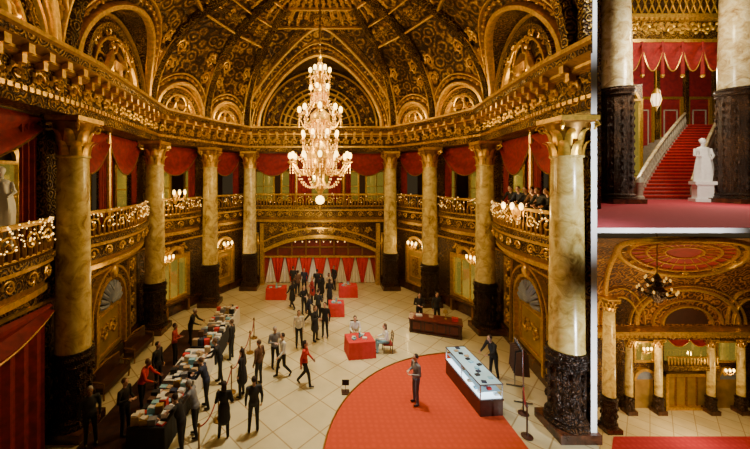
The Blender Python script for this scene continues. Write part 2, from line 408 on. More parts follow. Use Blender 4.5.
    if kind=='S2':
        balcony(mb,fr,.8,L-.5,.35,.5,18)
        a0,a1=L*.5-.95,L*.5+.95
        mb.fbox(fr,a0,a1,0,.05,.9,3.3,'mirror_glass'); frame(mb,fr,a0-.15,a1+.15,.75,3.45,.24,.22,'gilt')
        for k in(1,2): mb.fbox(fr,a0+(a1-a0)*k/3-.03,a0+(a1-a0)*k/3+.03,.03,.09,.9,3.3,'gilt')
        archband(mb,fr,L*.5,3.4,.4,.6,0,.25,'gilt',12)
        S=lambda a,h,o:fr.P(a,.08+o,h)
        spiral(mb,S,a0+.35,3.75,.25,-1,'gilt',.05); spiral(mb,S,a1-.35,3.75,.25,1,'gilt',.05)
        mb.fbox(fr,a0,a1,.0,.5,.75,.85,'plinth_marble'); 
        for a in(a0+.15,a1-.15): mb.fbox(fr,a-.08,a+.08,.05,.42,.0,.75,'gilt_dark')
    if kind=='S3':
        balcony(mb,fr,.6,L-.5,.2,.45,8)
        ac=L*.5; 
        mb.fbox(fr,ac-.75,ac+.75,0,.05,.55,2.9,'panel_gold'); frame(mb,fr,ac-.9,ac+.9,.5,3.0,.16,.18,'gilt'); archband(mb,fr,ac,3.0,.72,.9,0,.18,'gilt',14)
        archband(mb,fr,ac,3.0,.0,.72,0,.05,'gilt_carved',14)
        frame(mb,fr,ac-.5,ac+.5,1.0,2.5,.06,.1,'gilt')
        S=lambda a,h,o:fr.P(a,.06+o,h)
        for hh in(1.35,1.8,2.2): spiral(mb,S,ac,hh,.2,1,'gilt_dark',.04)
    if kind=='S0':
        balcony(mb,fr,8.2,L-.6,.45,.55,48)
        drape(mb,fr,8.6,L-.6,.02,4.1,.35,'crimson_velvet',10)
        swag(mb,fr,8.6,L-.6,4.3,.9,.5,'crimson_velvet','gilt_dark')
    if kind=='back':
        balcony(mb,fr,1.0,L-1.0,.25,.55,3)
        for a0,a1 in((0,1.45),(L-1.45,L)):
            mb.fbox(fr,a0,a1,-.3,0,0,4.8,wall); frame(mb,fr,a0+.25,a1-.25,.7,3.9,.09,.12,'gilt'); mb.fbox(fr,a0,a1,0,.14,0,.5,'plinth_marble')
        mb.fbox(fr,1.45,L-1.45,-.4,0,3.3,4.8,'gilt_carved')
        cx=L/2; W=L/2-1.45; rr=9.0; zc=3.75-rr; f=math.asin(W/rr)
        archband(mb,fr,cx,zc,rr-.25,rr,-.1,.3,'gilt',24,pi/2-f,pi/2+f)
        archband(mb,fr,cx,zc,rr,rr+.45,-.1,.18,'gilt_carved',24,pi/2-f,pi/2+f)
        archband(mb,fr,cx,zc,rr+.45,rr+.55,-.1,.28,'gilt',24,pi/2-f,pi/2+f)
        for i in range(9):
            S=lambda a,h,o:fr.P(a,.2+o,h)
            spiral(mb,S,2.2+(L-4.4)*i/8,4.1,.2,(-1)**i,'gilt',.04)
        for a in(1.45,L-1.45): mb.fbox(fr,a-.14,a+.14,-.4,.25,0,4.6,'gilt')
for k in range(8):
    a,b=ORD[k],ORD[k+1]; kind={0:'S0',1:'S1',2:'S2',3:'S3',4:'back',5:'S3',6:'S2',7:'S1'}[k]
    fr=Fr(NODES[a],NODES[b]) if k<=4 else Fr(NODES[b],NODES[a])
    mb=MB(); bay(mb,fr,kind,-1 if k<4 else 1)
    mb.build({0:'wall_left_front',1:'wall_left',2:'wall_left_corner',3:'wall_left_rear',4:'wall_back',5:'wall_right_rear',6:'wall_right_corner',7:'wall_right'}[k])
LIGHTS.build('string_lights')

# doors on the back wall
fb=Fr((-5.8,24.1),(5.8,24.1)); Lb=fb.L
mb=MB(); W0,W1=1.5,Lb-1.5; n=8
mb.fbox(fb,W0,W1,-1.3,-1.2,0,3.7,'crimson_wall')
mb.fbox(fb,W0,W1,-1.2,-1.15,1.95,3.6,'mahogany')
for i in range(n):
    a0=W0+(W1-W0)*i/n; a1=W0+(W1-W0)*(i+1)/n; am=(a0+a1)/2
    rows=[]
    for j in range(9):
        v=j/8; z=1.95*(1-v)+.04; w=(a1-a0)*.5*(.05+.75*v)
        rows.append([fb.P(am+w*(u/6-1),-1.1+.05*sin(u*pi/2),z) for u in range(13)])
    mb.grid(rows,'white_cloth')
    rows=[]
    for j in range(9):
        v=j/8; z=1.95*(1-v)+.04; w=(a1-a0)*.5*(.95-.75*v)
        rows.append([fb.P(a0+w*(u/6-1)*.9+.0,-1.06+.04*sin(u*pi/2),z) for u in range(13)] )
    if i>0: mb.grid(rows,'red_cloth')
    mb.fbox(fb,a0-.05,a0+.05,-1.2,-1.0,2.0,3.6,'gilt_dark')
mb.fbox(fb,W0,W1,-1.2,-.95,1.96,2.08,'gilt'); mb.fbox(fb,W0,W1,-1.2,-1.0,2.7,2.78,'gilt_dark')
for i in range(n*2): mb.sph(fb.P(W0+(W1-W0)*(i+.5)/(n*2),-1.0,3.15),.04,'bulb_small',6,4)
mb.build('door_1')

# ------------------------------------------------------------------ entablature
ent=[(0,9.9,),(.95,9.9),(.95,10.2),(1.02,10.22),(1.02,10.32),(.92,10.34),(.92,11.0),(1.05,11.05),(1.12,11.12),(1.12,11.2),(1.38,11.34),(1.42,11.5),(1.5,11.56),(1.5,11.68),(.3,11.75)]
mb=MB()
segm=['gilt_carved','gilt_carved','gilt','gilt','gilt_dark','gilt_carved','gilt','gilt_dark','gilt','gilt_dark','gilt_carved','gilt_dark','gilt','gilt_dark']
pts2=pts+[Vector((8.45,9.0))]
def off2(d):
    o=offset(pts2,d)
    o[-1]=Vector((o[-1].x,min(o[-2].y,o[-1].x/K0)))
    return o
offs=[off2(d) for d,z in ent]
for i in range(len(ent)-1):
    r0=[(p.x,p.y,ent[i][1]) for p in offs[i]]; r1=[(p.x,p.y,ent[i+1][1]) for p in offs[i+1]]
    mb.grid([r0,r1],segm[i])
end=[(offs[i][-1].x,offs[i][-1].y,ent[i][1]) for i in range(len(ent))]; mb.add(end,[tuple(range(len(end)))],'gilt_carved')
fro=off2(.92)
for k in range(9):
    if (fro[k+1]-fro[k]).length<.2: continue
    f=Fr(fro[k],fro[k+1]); L=f.L
    n=max(1,int(L/.62))
    for i in range(n):
        a=L*(i+.5)/n
        mb.fbox(f,a-.09,a+.09,0,.40,11.08,11.34,'gilt'); mb.fbox(f,a-.07,a+.07,0,.22,10.85,11.1,'gilt')
        S=lambda a,h,o:f.P(a,o,h)
        spiral(mb,S,a,10.62,.2,(-1)**i,'gilt',.045,1.3,0,True)
    n=int(L/.2)
    for i in range(n): mb.fbox(f,L*(i+.2)/n,L*(i+.8)/n,0,.13,10.20,10.32,'gilt')
mb.build('trim_1')

# ------------------------------------------------------------------ vaulted ceiling
VP=offset(pts,.45); Z0=11.7; Hv=6.6
mb=MB()
def tg(B_):
    return Vector((0,min(16.0,max(5,B_.y))))
for k in range(8):
    A,B=VP[k],VP[k+1]
    if k==0: A=Vector((B.x+ .1,3.0))
    t=(B-A); L=t.length; t/=L
    def S(a,h,o,A=A,t=t):
        Bp=A+t*a; T=tg(Bp); h=min(max(h,0),Hv); th=math.asin(h/Hv); f=1-cos(th)
        q=Bp+(T-Bp)*f; dn=(T-Bp); dn=dn.normalized() if dn.length>0 else Vector((0,0))
        return Vector((q.x+dn.x*cos(th)*o,q.y+dn.y*cos(th)*o,Z0+h-sin(th)*o))
    r=min(L*.5-.45,4.5); ac=L/2
    if k==0: ac=L-3.2; r=2.6
    na=64; nh=26; rows=[]
    avals=sorted(set([L*i/na for i in range(na+1)]+[ac+r*cos(pi*i/24) for i in range(25)]))
    for a in avals:
        h0=math.sqrt(max(0,r*r-(a-ac)**2)) if abs(a-ac)<r else 0
        th0=math.asin(h0/Hv)
        rows.append([S(a,Hv*sin(th0+(pi/2-th0)*j/nh),0) for j in range(nh+1)])
    mb.grid(rows,'vault_gold')
    rows=[]
    for i in range(33):
        q=pi*i/32; a=ac+r*cos(q); h=r*sin(q); p0=A+t*a; e=S(a,h,0)
        rows.append([Vector((p0.x,p0.y,Z0+h)).lerp(e,j/4) for j in range(5)])
    mb.grid(rows,'wall_carved')
    frv=Fr(A,B); rows=[]
    for j in range(5):
        rows.append([frv.P(ac+r*j/4*cos(pi*i/32),0,Z0+r*j/4*sin(pi*i/32)) for i in range(33)])
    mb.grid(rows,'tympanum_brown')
    St=lambda a,h,o:frv.P(a,o,Z0+h)
    g='gilt'
    for rr,w,m in((.93,.10,'gilt'),(.80,.22,'gilt_carved'),(.66,.08,'gilt')):
        archband(mb,frv,ac,Z0,r*rr-w/2,r*rr+w/2,0,.14,m,28)
    if k!=4:
        for q in range(8):
            t0=q/7-.5; mb.tube([St(ac+t0*r*.26,r*.18+abs(t0)*r*.08,.06),St(ac+t0*r*.30,r*.34,.14),St(ac+t0*r*.22,r*.50-abs(t0)*r*.10,.06)],[.03*r,.035*r,.02*r],'gilt_dark',6)
        ring=[St(ac+r*.22*cos(q*pi/10),r*.34+r*.27*sin(q*pi/10),.1) for q in range(21)]; mb.tube(ring,.05,g,6)
        for q in range(14): mb.sph(St(ac+r*.27*cos(q*pi/7),r*.34+r*.32*sin(q*pi/7),.08),.022*r,g,6,4)
        for sg in(-1,1):
            spiral(mb,St,ac+sg*r*.42,r*.22,r*.15,sg,g,.05); spiral(mb,St,ac+sg*r*.22,r*.68,r*.10,sg,g,.045,1.5,pi); spiral(mb,St,ac+sg*r*.50,r*.52,r*.11,-sg,g,.045,1.5,pi); spiral(mb,St,ac+sg*r*.62,r*.12,r*.09,sg,g,.04)
            mb.tube([St(ac+sg*r*.44,.1,.10),St(ac+sg*r*.36,r*.22,.2),St(ac+sg*r*.29,r*.40,.2)],[r*.05,r*.06,r*.035],g,7); mb.sph(St(ac+sg*r*.28,r*.49,.22),r*.036,g,8,6)
            mb.tube([St(ac+sg*r*.31,r*.38,.22),St(ac+sg*r*.2,r*.44,.24),St(ac+sg*r*.12,r*.58,.2)],[r*.022,r*.018,r*.014],g,5)
    else:
        archband(mb,frv,ac,Z0,0,r*.34,0,.03,'gallery_dark',20)
        for rr,w in((.36,.16),(.5,.1),(.58,.14)): archband(mb,frv,ac,Z0,r*rr-w/2,r*rr+w/2,0,.22,'gilt',28)
        for i in range(13):
            q=pi*(i+.5)/13; mb.tube([St(ac+r*.37*cos(q),r*.37*sin(q),.12),St(ac+r*.66*cos(q),r*.66*sin(q),.12)],.05,'gilt',5)
            spiral(mb,St,ac+r*.8*cos(q),r*.8*sin(q),.28,(-1)**i,'gilt',.05)
        for i in range(5): 
            q=pi*(i+.5)/5; spiral(mb,St,ac+r*.2*cos(q),r*.2*sin(q),.3,1,'gilt_dark',.05)
    arcs=[(.10,.26,.26,'gilt'),(.42,.14,.12,'gilt_dark'),(.62,.10,.18,'gilt')]
    if k==4: arcs+=[(1.15,.2,.2,'gilt'),(1.5,.35,.1,'gilt_carved')]
    for dr,w,th,m in arcs:
        P=[];Nn=[]
        for i in range(41):
            q=pi*i/40; a=ac+(r+dr)*cos(q); h=(r+dr)*sin(q)
            a=min(max(a,0),L); P.append(S(a,h,0)); Nn.append(S(a,h,1)-S(a,h,0))
        mb.band(P,Nn,w,th,m)
    for i in range(int(r*9)):
        q=pi*(i+.5)/int(r*9); a=min(max(ac+(r+.42)*cos(q),0),L); mb.sph(S(a,(r+.42)*sin(q),.12),.09,'gilt',6,4)
    for a in([0,L] if k else [L]):
        for off,w,th,m in((0,.5,.3,'gilt_carved'),(-.32,.1,.2,'gilt'),(.32,.1,.2,'gilt')):
            P=[];Nn=[]
            for i in range(30):
                h=Hv*sin(pi/2*i/30*.8); aa=min(max(a+off*(1-i/45),0),L); P.append(S(aa,h,0)); Nn.append(S(aa,h,1)-S(aa,h,0))
            if (off<0 and a==0) or (off>0 and a==L): continue
            mb.band(P,Nn,w,th,m)
    for hh,w,th,m in((.74,.16,.2,'gilt'),(.80,.4,.1,'gilt_carved'),(.855,.12,.2,'gilt'),(.93,.14,.2,'gilt'),(.975,.3,.12,'gilt_dark')):
        if k==4 and hh<.85: continue
        P=[];Nn=[]
        for i in range(41):
            a=L*i/40; P.append(S(a,hh*Hv,0)); Nn.append(S(a,hh*Hv,1)-S(a,hh*Hv,0))
        mb.band(P,Nn,w,th,m)
    for sg in(-1,1):
        for hh,inn,sz in((.9,.42,.22),(1.6,.5,.26),(2.5,.62,.32),(3.4,.8,.34)):
            a=(L-inn) if sg>0 else inn
            x=abs(a-ac)
            if math.hypot(x,hh)>r+.75: spiral(mb,S,a,hh,sz,sg,'gilt',.06)
    n=max(2,int(L/1.1))
    for i in range(n):
        a=L*(i+.5)/n
        for hh,sz in((.80,.22),(.895,.24),(.95,.2)):
            if k==4 and hh<.85: continue
            spiral(mb,S,a,hh*Hv,sz if k in(1,7,4,0) else sz*.8,(-1)**i,'gilt',.055)
A=VP[8]
def SR(y,h,o=0):
    th=math.asin(min(1,h/Hv)); X=A.x*cos(th)
    return Vector((X-cos(th)*o,y,Z0+h-sin(th)*o))
rows=[];P=[];Nn=[]
for j in range(31):
    h=Hv*sin(pi/2*j/30); X=A.x*cos(pi/2*j/30); ye=min(A.y,max(X/K0,5))
    rows.append([SR(A.y+(ye-A.y)*i/8,h) for i in range(9)])
    if j<25: 
        P.append(SR(ye+.15,h)); Nn.append(SR(ye,h,1)-SR(ye,h,0))
mb.grid(rows,'vault_gold'); mb.band(P,Nn,.3,.2,'gilt_carved')
P=[];Nn=[]
for j in range(20):
    h=Hv*sin(pi/2*(j+6)/30); X=A.x*cos(pi/2*(j+6)/30); ye=min(A.y,max(X/K0,5))+.5
    if ye<A.y: P.append(SR(ye,h)); Nn.append(SR(ye,h,1)-SR(ye,h,0))
mb.band(P,Nn,.1,.18,'gilt')
mb.build('ceiling')

# ------------------------------------------------------------------ chandelier
mb=MB(); X,Y=0,15.0
mb.tube([(X,Y,13.2),(X,Y,18.1)],.035,'gilt_dark',6)
for i in range(16): mb.sph((X,Y,13.4+i*.29),(.07,.07,.12),'gilt_dark',6,4)
mb.lathe([(.03,13.6),(.12,13.4),(.05,13.2),(.22,13.0),(.28,12.8),(.1,12.5),(.14,12.2),(.3,11.9),(.12,11.6),(.12,11.2),(.42,10.9),(.46,10.6),(.16,10.2),(.14,9.8),(.5,9.4),(.62,9.0),(.56,8.6),(.25,8.25),(.2,7.9),(.34,7.65),(.15,7.4),(.08,7.2)],(X,Y,0),'gilt',16)
mb.sph((X,Y,7.0),.2,'bulb',12,8); mb.lathe([(.02,6.45),(.07,6.6),(.03,6.75),(.1,6.85)],(X,Y,0),'gilt',8)
def tier(n,R,z,r0,bs,ph=0,drop=.6):
    for i in range(n):
        a=2*pi*(i+ph)/n; ca,sa=cos(a),sin(a); P=[]
        for j in range(13):
            t=j/12; rr=r0+(R-r0)*t; P.append((X+rr*ca,Y+rr*sa,z-drop*sin(pi*t*.95)*(1-.2*t)+.12*t))
        mb.tube(P,.035,'gilt',6); e=P[-1]
        mb.lathe([(.02,0),(.11,.05),(.12,.08),(.04,.1),(.035,.26)],e,'gilt',8)
        mb.sph((e[0],e[1],e[2]+.36),(bs,bs,bs*1.7),'bulb',8,6)
        sp=[]
        for j in range(10):
            q=j/9*2.6*pi; rr=.13*(1-.08*j); sp.append((X+(R*.62+rr*cos(q))*ca,Y+(R*.62+rr*cos(q))*sa,z-drop*.55+rr*sin(q)))
        mb.tube(sp,.022,'gilt',5)
        for j in range(4): mb.sph((e[0],e[1],e[2]-.08-j*.11),(.03,.03,.05),'crystal',6,4)
def strings(n,R0,z0,R1,z1,sag):
    for i in range(n):
        a=2*pi*i/n
        for j in range(11):
            t=j/10; rr=R0+(R1-R0)*t; zz=z0+(z1-z0)*t-sag*sin(pi*t); mb.sph((X+rr*cos(a),Y+rr*sin(a),zz),(.03,.03,.05),'crystal',5,4)
tier(12,1.36,8.6,.3,.09); tier(8,.82,9.6,.3,.08,.5); tier(8,.94,10.7,.2,.09); tier(5,.42,11.7,.2,.075,.5); tier(6,.44,12.5,.1,.08)
strings(8,.3,10.2,1.25,8.8,.35); strings(12,1.25,8.5,.25,7.6,.35); strings(8,.15,12.2,.86,10.9,.2); strings(6,.1,13.2,.40,12.5,.1)
for R,z in((.62,8.9),(.48,10.5),(.3,11.9)):
    for i in range(18):
        a=2*pi*i/18; 
        for j in range(4): mb.sph((X+R*cos(a),Y+R*sin(a),z-.1-j*.1),(.035,.035,.05),'crystal',5,4)
mb.build('crystal_chandelier')
for z,e in((8.2,800),(10.0,720),(12.0,560)):
    for i in range(3):
        a=2*pi*i/3+z; light('chandelier_light',(X+1.75*cos(a),Y+1.75*sin(a),z),e/3,(1,.70,.27),.25)

# ------------------------------------------------------------------ sconces
for sg in(-1,1):
    sconce('wall_sconce',(sg*8.1,18.4,6.9) if sg<0 else (7.8,13.0,6.6),(-sg,-.6),1.3,85)
    sconce('wall_sconce',(sg*6.65,23.1,3.2),(-sg,-.9),1.2,60)
    sconce('wall_sconce',(sg*8.75,18.7,3.3),(-sg,-.5),1.0,45)
    sconce('wall_sconce',(sg*5.05,24.75,3.0),(0,-1),1.0,35)

# ------------------------------------------------------------------ people
def cap_mesh(p0,r0,p1,r1,seg=14):
    p0=Vector(p0);p1=Vector(p1); t=(p1-p0); L=t.length; t=t/L if L>1e-6 else Vector((0,0,1))
    x=t.orthogonal().normalized(); y=t.cross(x); rows=[]
    for i in range(5): q=-pi/2+pi/2*i/4; rows.append((p0+t*r0*sin(q),r0*cos(q)))
    for i in range(5): q=pi/2*i/4; rows.append((p1+t*r1*sin(q),r1*cos(q)))
    V=[];F=[]
    for c,r in rows:
        for j in range(seg): V.append(c+x*max(r,1e-4)*cos(2*pi*j/seg)+y*max(r,1e-4)*sin(2*pi*j/seg))
    n=len(rows)
    for i in range(n-1):
        for j in range(seg): k=(j+1)%seg; F.append((i*seg+j,i*seg+k,(i+1)*seg+k,(i+1)*seg+j))
    F.append(tuple(reversed(range(seg)))); F.append(tuple((n-1)*seg+j for j in range(seg)))
    return V,F
def ell_mesh(c,r):
    V=[];F=[];u=16;v=12
    for i in range(v+1):
        t=pi*i/v-pi/2
        for j in range(u): V.append(Vector((c[0]+r[0]*max(cos(t),1e-3)*cos(2*pi*j/u),c[1]+r[1]*max(cos(t),1e-3)*sin(2*pi*j/u),c[2]+r[2]*sin(t))))
    for i in range(v):
        for j in range(u): k=(j+1)%u; F.append((i*u+j,i*u+k,(i+1)*u+k,(i+1)*u+j))
    F.append(tuple(reversed(range(u)))); F.append(tuple(v*u+j for j in range(u)))
    return V,F
def remesh(prims,vox):
    V=[];F=[]
    for p in prims:
        v,f=cap_mesh(*p[1:5]) if p[0]=='c' else ell_mesh(p[1],p[2]); o=len(V); V+=v; F+=[tuple(i+o for i in q) for q in f]
    me=bpy.data.meshes.new('tmp'); me.from_pydata(V,[],F); me.update(); o=bpy.data.objects.new('tmp',me); COL.objects.link(o)
    md=o.modifiers.new('r','REMESH'); md.mode='VOXEL'; md.voxel_size=vox
    ms=o.modifiers.new('s','SMOOTH'); ms.factor=.5; ms.iterations=3 if vox>.008 else 1
    dg=bpy.context.evaluated_depsgraph_get(); dg.update(); e=o.evaluated_get(dg); m=e.to_mesh()
    vs=np.zeros(len(m.vertices)*3); m.vertices.foreach_get('co',vs); vs=vs.reshape(-1,3); fs=[tuple(p.vertices) for p in m.polygons]
    e.to_mesh_clear(); bpy.data.objects.remove(o); bpy.data.meshes.remove(me)
    return vs,fs
def human(pose,female=False,coat=False,longhair=False):
    sit=pose=='sit'; dz=-.45 if sit else 0
    ly={'reach':-.16,'lean':-.22,'sit':-.06}.get(pose,0)
    def T(x,y,z):
        f=(z-.93)/.55; return Vector((x,y+ly*max(0,f),z+dz))
    sw=.175 if not female else .155
    hp=.09
    if pose=='walk': legs=[((-hp,0,.92),(-.1,-.17,.52),(-.1,-.22,.1)),((hp,0,.92),(.1,.02,.50),(.1,.30,.16))]
    elif sit: legs=[((-hp,0,.50),(-.13,-.44,.50),(-.13,-.42,.08)),((hp,0,.50),(.13,-.44,.50),(.14,-.46,.08))]
    elif pose in('reach','lean'): legs=[((-hp,0,.92),(-.11,-.03,.5),(-.11,-.06,.08)),((hp,0,.92),(.11,.02,.5),(.12,.10,.08))]
    else: legs=[((-hp,0,.92),(-.10,-.02,.5),(-.11,0,.08)),((hp,0,.92),(.12,-.04,.5),(.15,-.02,.08))]
    sh=[T(-sw-.02,0,1.41),T(sw+.02,0,1.41)]
    s0,s1=sh
    if pose=='stand': arms=[(s0,s0+Vector((-.06,.03,-.29)),s0+Vector((-.06,-.05,-.55))),(s1,s1+Vector((.06,.03,-.29)),s1+Vector((.05,-.06,-.55)))]
    elif pose=='walk': arms=[(s0,s0+Vector((-.05,.10,-.27)),s0+Vector((-.06,.10,-.53))),(s1,s1+Vector((.05,-.08,-.28)),s1+Vector((.03,-.26,-.45)))]
    elif pose=='fold': arms=[(s0,s0+Vector((-.07,.0,-.28)),s0+Vector((.10,-.22,-.25))),(s1,s1+Vector((.07,.0,-.28)),s1+Vector((-.08,-.24,-.30)))]
    elif pose in('reach','lean'): arms=[(s0,s0+Vector((-.06,-.12,-.25)),s0+Vector((.0,-.34,-.34))),(s1,s1+Vector((.06,-.14,-.24)),s1+Vector((.0,-.38,-.30)))]
    else: arms=[(s0,s0+Vector((-.06,-.08,-.27)),s0+Vector((.02,-.32,-.30))),(s1,s1+Vector((.06,-.08,-.27)),s1+Vector((-.02,-.30,-.30)))]
    P=[]; lab=[]
    def cap(a,ra,b,rb,l): P.append(('c',Vector(a),ra,Vector(b),rb)); lab.append(l)
    def ell(c,r,l): P.append(('e',Vector(c),r)); lab.append(l)
    ell(T(0,0,1.26),(sw*.98,.115,.23),1); ell(T(0,.01,1.08),(.15 if not female else .13,.105,.2),1)
    ell(T(0,.01,.98),(.168,.125,.14),1); ell(T(0,0,.9),(.155,.12,.10),2)
    cap(T(-sw+.02,0,1.41),.06,T(sw-.02,0,1.41),.06,1)
    if female: ell(T(-.07,-.09,1.28),(.065,.055,.065),1); ell(T(.07,-.09,1.28),(.065,.055,.065),1)
    if coat and not sit: 
        cap(T(0,0,1.02),.15,(0,.0,.62),.20,1)
    for h,k,a in legs:
        cap(h,.092,k,.064,2); cap(k,.064,a,.048,2); fd=Vector((0,-.13,-.03)) if a[2]<.12 else Vector((0,-.06,-.12))
        cap(Vector(a)-Vector((0,-.02,.03)),.04,Vector(a)+fd,.034,3)
    for s_,e,w in arms:
        cap(s_,.062,e,.047,1); cap(e,.047,w,.034,1)
    hd=T(0,-.02,1.635)
    cap(T(0,.01,1.42),.055,hd-Vector((0,-.01,.08)),.05,0)
    ell(hd,(.074,.092,.115),0); ell(hd+Vector((0,-.03,-.05)),(.055,.062,.065),0)
    cap(hd+Vector((0,-.088,.01)),.009,hd+Vector((0,-.106,-.022)),.013,0)
    for sg in(-1,1): ell(hd+Vector((sg*.076,.008,-.005)),(.012,.022,.032),0)
    vs,fs=remesh(P,.013)
    D=[]
    for p in P:
        if p[0]=='c':
            a=np.array(p[1]);b=np.array(p[3]); ab=b-a; L2=max(1e-9,ab.dot(ab)); t=np.clip(((vs-a)@ab)/L2,0,1)[:,None]
            D.append(np.linalg.norm(vs-(a+t*ab),axis=1)-(p[2]+(p[4]-p[2])*t[:,0]))
        else:
            c=np.array(p[1]); r=np.array(p[2]); q=(vs-c)/r; k=np.linalg.norm(q,axis=1); D.append((k-1)*min(p[2]))
    idx=np.argmin(np.array(D),axis=0); vl=np.array(lab)[idx]
    V=[tuple(v) for v in vs]; F=list(fs); M=[int(vl[f[0]]) for f in fs]
    def addp(v,f,m):
        o=len(V); V.extend([tuple(q) for q in v]); F.extend([tuple(i+o for i in g) for g in f]); M.extend([m]*len(f))
    for si,(s_,e,w) in enumerate(arms):
        d=(w-e).normalized(); inw=Vector((1 if si==0 else -1,0,0)); side=(Vector((0,-1,0))-d*d.dot(Vector((0,-1,0))))
        if side.length<.3: side=inw-d*d.dot(inw)
        side.normalize(); nr=d.cross(side).normalized()
        if nr.dot(inw)<0: nr=-nr
        H=[]; w0=w
        for i,(ln,off) in enumerate(((.070,.030),(.078,.010),(.072,-.010),(.058,-.029))):
            k=w0+d*.088+side*off; H.append(('c',w0+side*off*.5-d*.01,.017,k,.0125))
            k2=k+(d*.85+nr*.35).normalized()*ln*.55; k3=k2+(d*.45+nr*.8).normalized()*ln*.45
            H.append(('c',k,.0105,k2,.0095)); H.append(('c',k2,.0095,k3,.008))
        tb=w0+d*.02+side*.022; t2=tb+(d*.6+side*.7+nr*.2).normalized()*.045; t3=t2+(d*.9+side*.15+nr*.4).normalized()*.035
        H.append(('c',tb,.015,t2,.012)); H.append(('c',t2,.0115,t3,.009))
        v2,f2=remesh(H,.0055); addp([tuple(q) for q in v2],f2,0)
    v,f=ell_mesh(hd+Vector((0,.022,.028)),(.083,.092,.102)); addp(v,f,4)
    if longhair: v,f=ell_mesh(hd+Vector((0,.06,-.07)),(.085,.05,.15)); addp(v,f,4)
    for sg in(-1,1):
        v,f=ell_mesh(hd+Vector((sg*.029,-.083,.006)),(.013,.008,.008)); addp(v,f,5)
        v,f=ell_mesh(hd+Vector((sg*.029,-.086,.028)),(.018,.006,.004)); addp(v,f,4)
    v,f=ell_mesh(hd+Vector((0,-.089,-.052)),(.022,.007,.006)); addp(v,f,6)
    me=bpy.data.meshes.new('figure_'+pose); me.from_pydata(V,[],F)
    for i in range(7): me.materials.append(MATS['black_cloth'])
    me.polygons.foreach_set('material_index',M); me.update(); me.shade_smooth()
    return me
plain('skin_light',(.62,.36,.25),.5,0,.06,8); plain('skin_dark',(.28,.14,.08),.5,0,.06,8)
plain('eye_dark',(.02,.015,.015),.3); plain('lip',(.40,.12,.10),.5); plain('shoe',(.02,.015,.012),.4)
COLS={'black':(.012,.010,.012),'charcoal':(.03,.03,.035),'grey':(.20,.20,.23),'white':(.80,.78,.74),'red':(.62,.03,.025),'brown':(.13,.06,.03),'navy':(.02,.025,.06),'jeans':(.12,.18,.32),'tan':(.45,.30,.16),'crimson':(.36,.03,.03),'cyan':(.25,.50,.62),'hair_dark':(.03,.015,.01),'hair_brown':(.12,.06,.03),'hair_blond':(.40,.26,.11),'hair_grey':(.4,.38,.36)}
for k,v in COLS.items(): plain('c_'+k,v,.8,0,.12,12,.1)
HM={}
def getH(pose,fe,co,lh):
    key=(pose,fe,co,lh)
    if key not in HM: HM[key]=human(*key)
    return HM[key]
def person(name,x,y,face,pose='stand',top='black',bot='black',hair='hair_dark',fe=False,co=False,lh=False,skin='skin_light',h=1.0,z=0):
    o=inst(name,getH(pose,fe,co,lh),(x,y,z),math.radians(face),h)
    for i,m in enumerate([skin,'c_'+top,'c_'+bot,'shoe','c_'+hair,'eye_dark','lip']):
        o.material_slots[i].link='OBJECT'; o.material_slots[i].material=MATS[m]
    return o
person('man_in_grey_hoodie',3.40,11.68,-75,'fold','grey','jeans','hair_dark',z=.02)
person('woman_in_red_sweater',-.58,12.7,80,'walk','red','black','hair_dark',True,False,True)
person('man_in_white_shirt',-1.5,13.3,-60,'walk','white','black','hair_dark')
person('man_in_brown_jacket',-2.35,12.75,-120,'stand','brown','charcoal','hair_brown')
person('woman_in_dark_coat',-2.85,12.1,-100,'stand','black','black','hair_dark',True,True,True)
person('man_in_dark_jacket',-2.08,10.4,-160,'stand','charcoal','black','hair_dark')
person('woman_in_dark_coat',-2.95,10.15,-170,'fold','black','black','hair_dark',True,True,True)
person('visitor',-1.9,13.9,30,'fold','grey','black','hair_grey')
person('woman_in_white_top',-1.0,15.6,10,'stand','white','black','hair_brown',True,False,True)
person('visitor',.25,16.6,-20,'stand','black','black','hair_dark')
person('visitor',-.25,16.2,60,'fold','charcoal','black','hair_brown',True,True,True)
back=[(-1.7,20.2,'black'),(-1.5,22.3,'brown'),(-.95,19.4,'black'),(-.5,21.2,'crimson'),(-.1,18.5,'charcoal'),(-1.1,23.0,'navy'),(.6,22.0,'tan'),(-.2,22.6,'black'),(-1.9,23.4,'charcoal'),(.6,20.6,'black'),(1.0,23.6,'black'),(-.6,18.0,'navy'),(.1,21.5,'black')]
for i,(x,y,c) in enumerate(back):
    person('visitor',x,y,random.uniform(-180,180),random.choice(['stand','fold','walk']),c,'black',random.choice(['hair_dark','hair_dark','hair_brown','hair_blond']),i%3==0,i%3==0,i%3==0,random.choice(['skin_light','skin_light','skin_dark']),random.uniform(.95,1.03))
for x,y,c,f,po,nm in((-6.15,11.4,'red',90,'reach','vendor'),(-6.2,12.6,'black',80,'stand','vendor'),(-6.25,14.2,'crimson',100,'fold','vendor'),(-6.2,15.8,'black',90,'reach','vendor'),(-6.1,10.3,'black',80,'fold','vendor'),(-6.9,9.9,'charcoal',40,'stand','vendor'),(-3.95,11.5,'navy',-90,'reach','customer'),(-3.9,12.9,'black',-80,'reach','customer'),(-3.85,10.2,'grey',-95,'reach','customer'),(-3.9,14.6,'black',-95,'stand','customer'),(-4.0,9.55,'black',-95,'reach','customer')):
    person(nm,x,y,f,po,c,'black',random.choice(['hair_dark','hair_brown','hair_grey']),skin=random.choice(['skin_light','skin_dark']))
person('attendant',5.4,17.95,-10,'fold','black','black','hair_dark'); person('attendant',6.4,18.1,10,'stand','charcoal','black','hair_dark')
person('shop_attendant',6.95,13.2,-70,'reach','black','black','hair_dark')
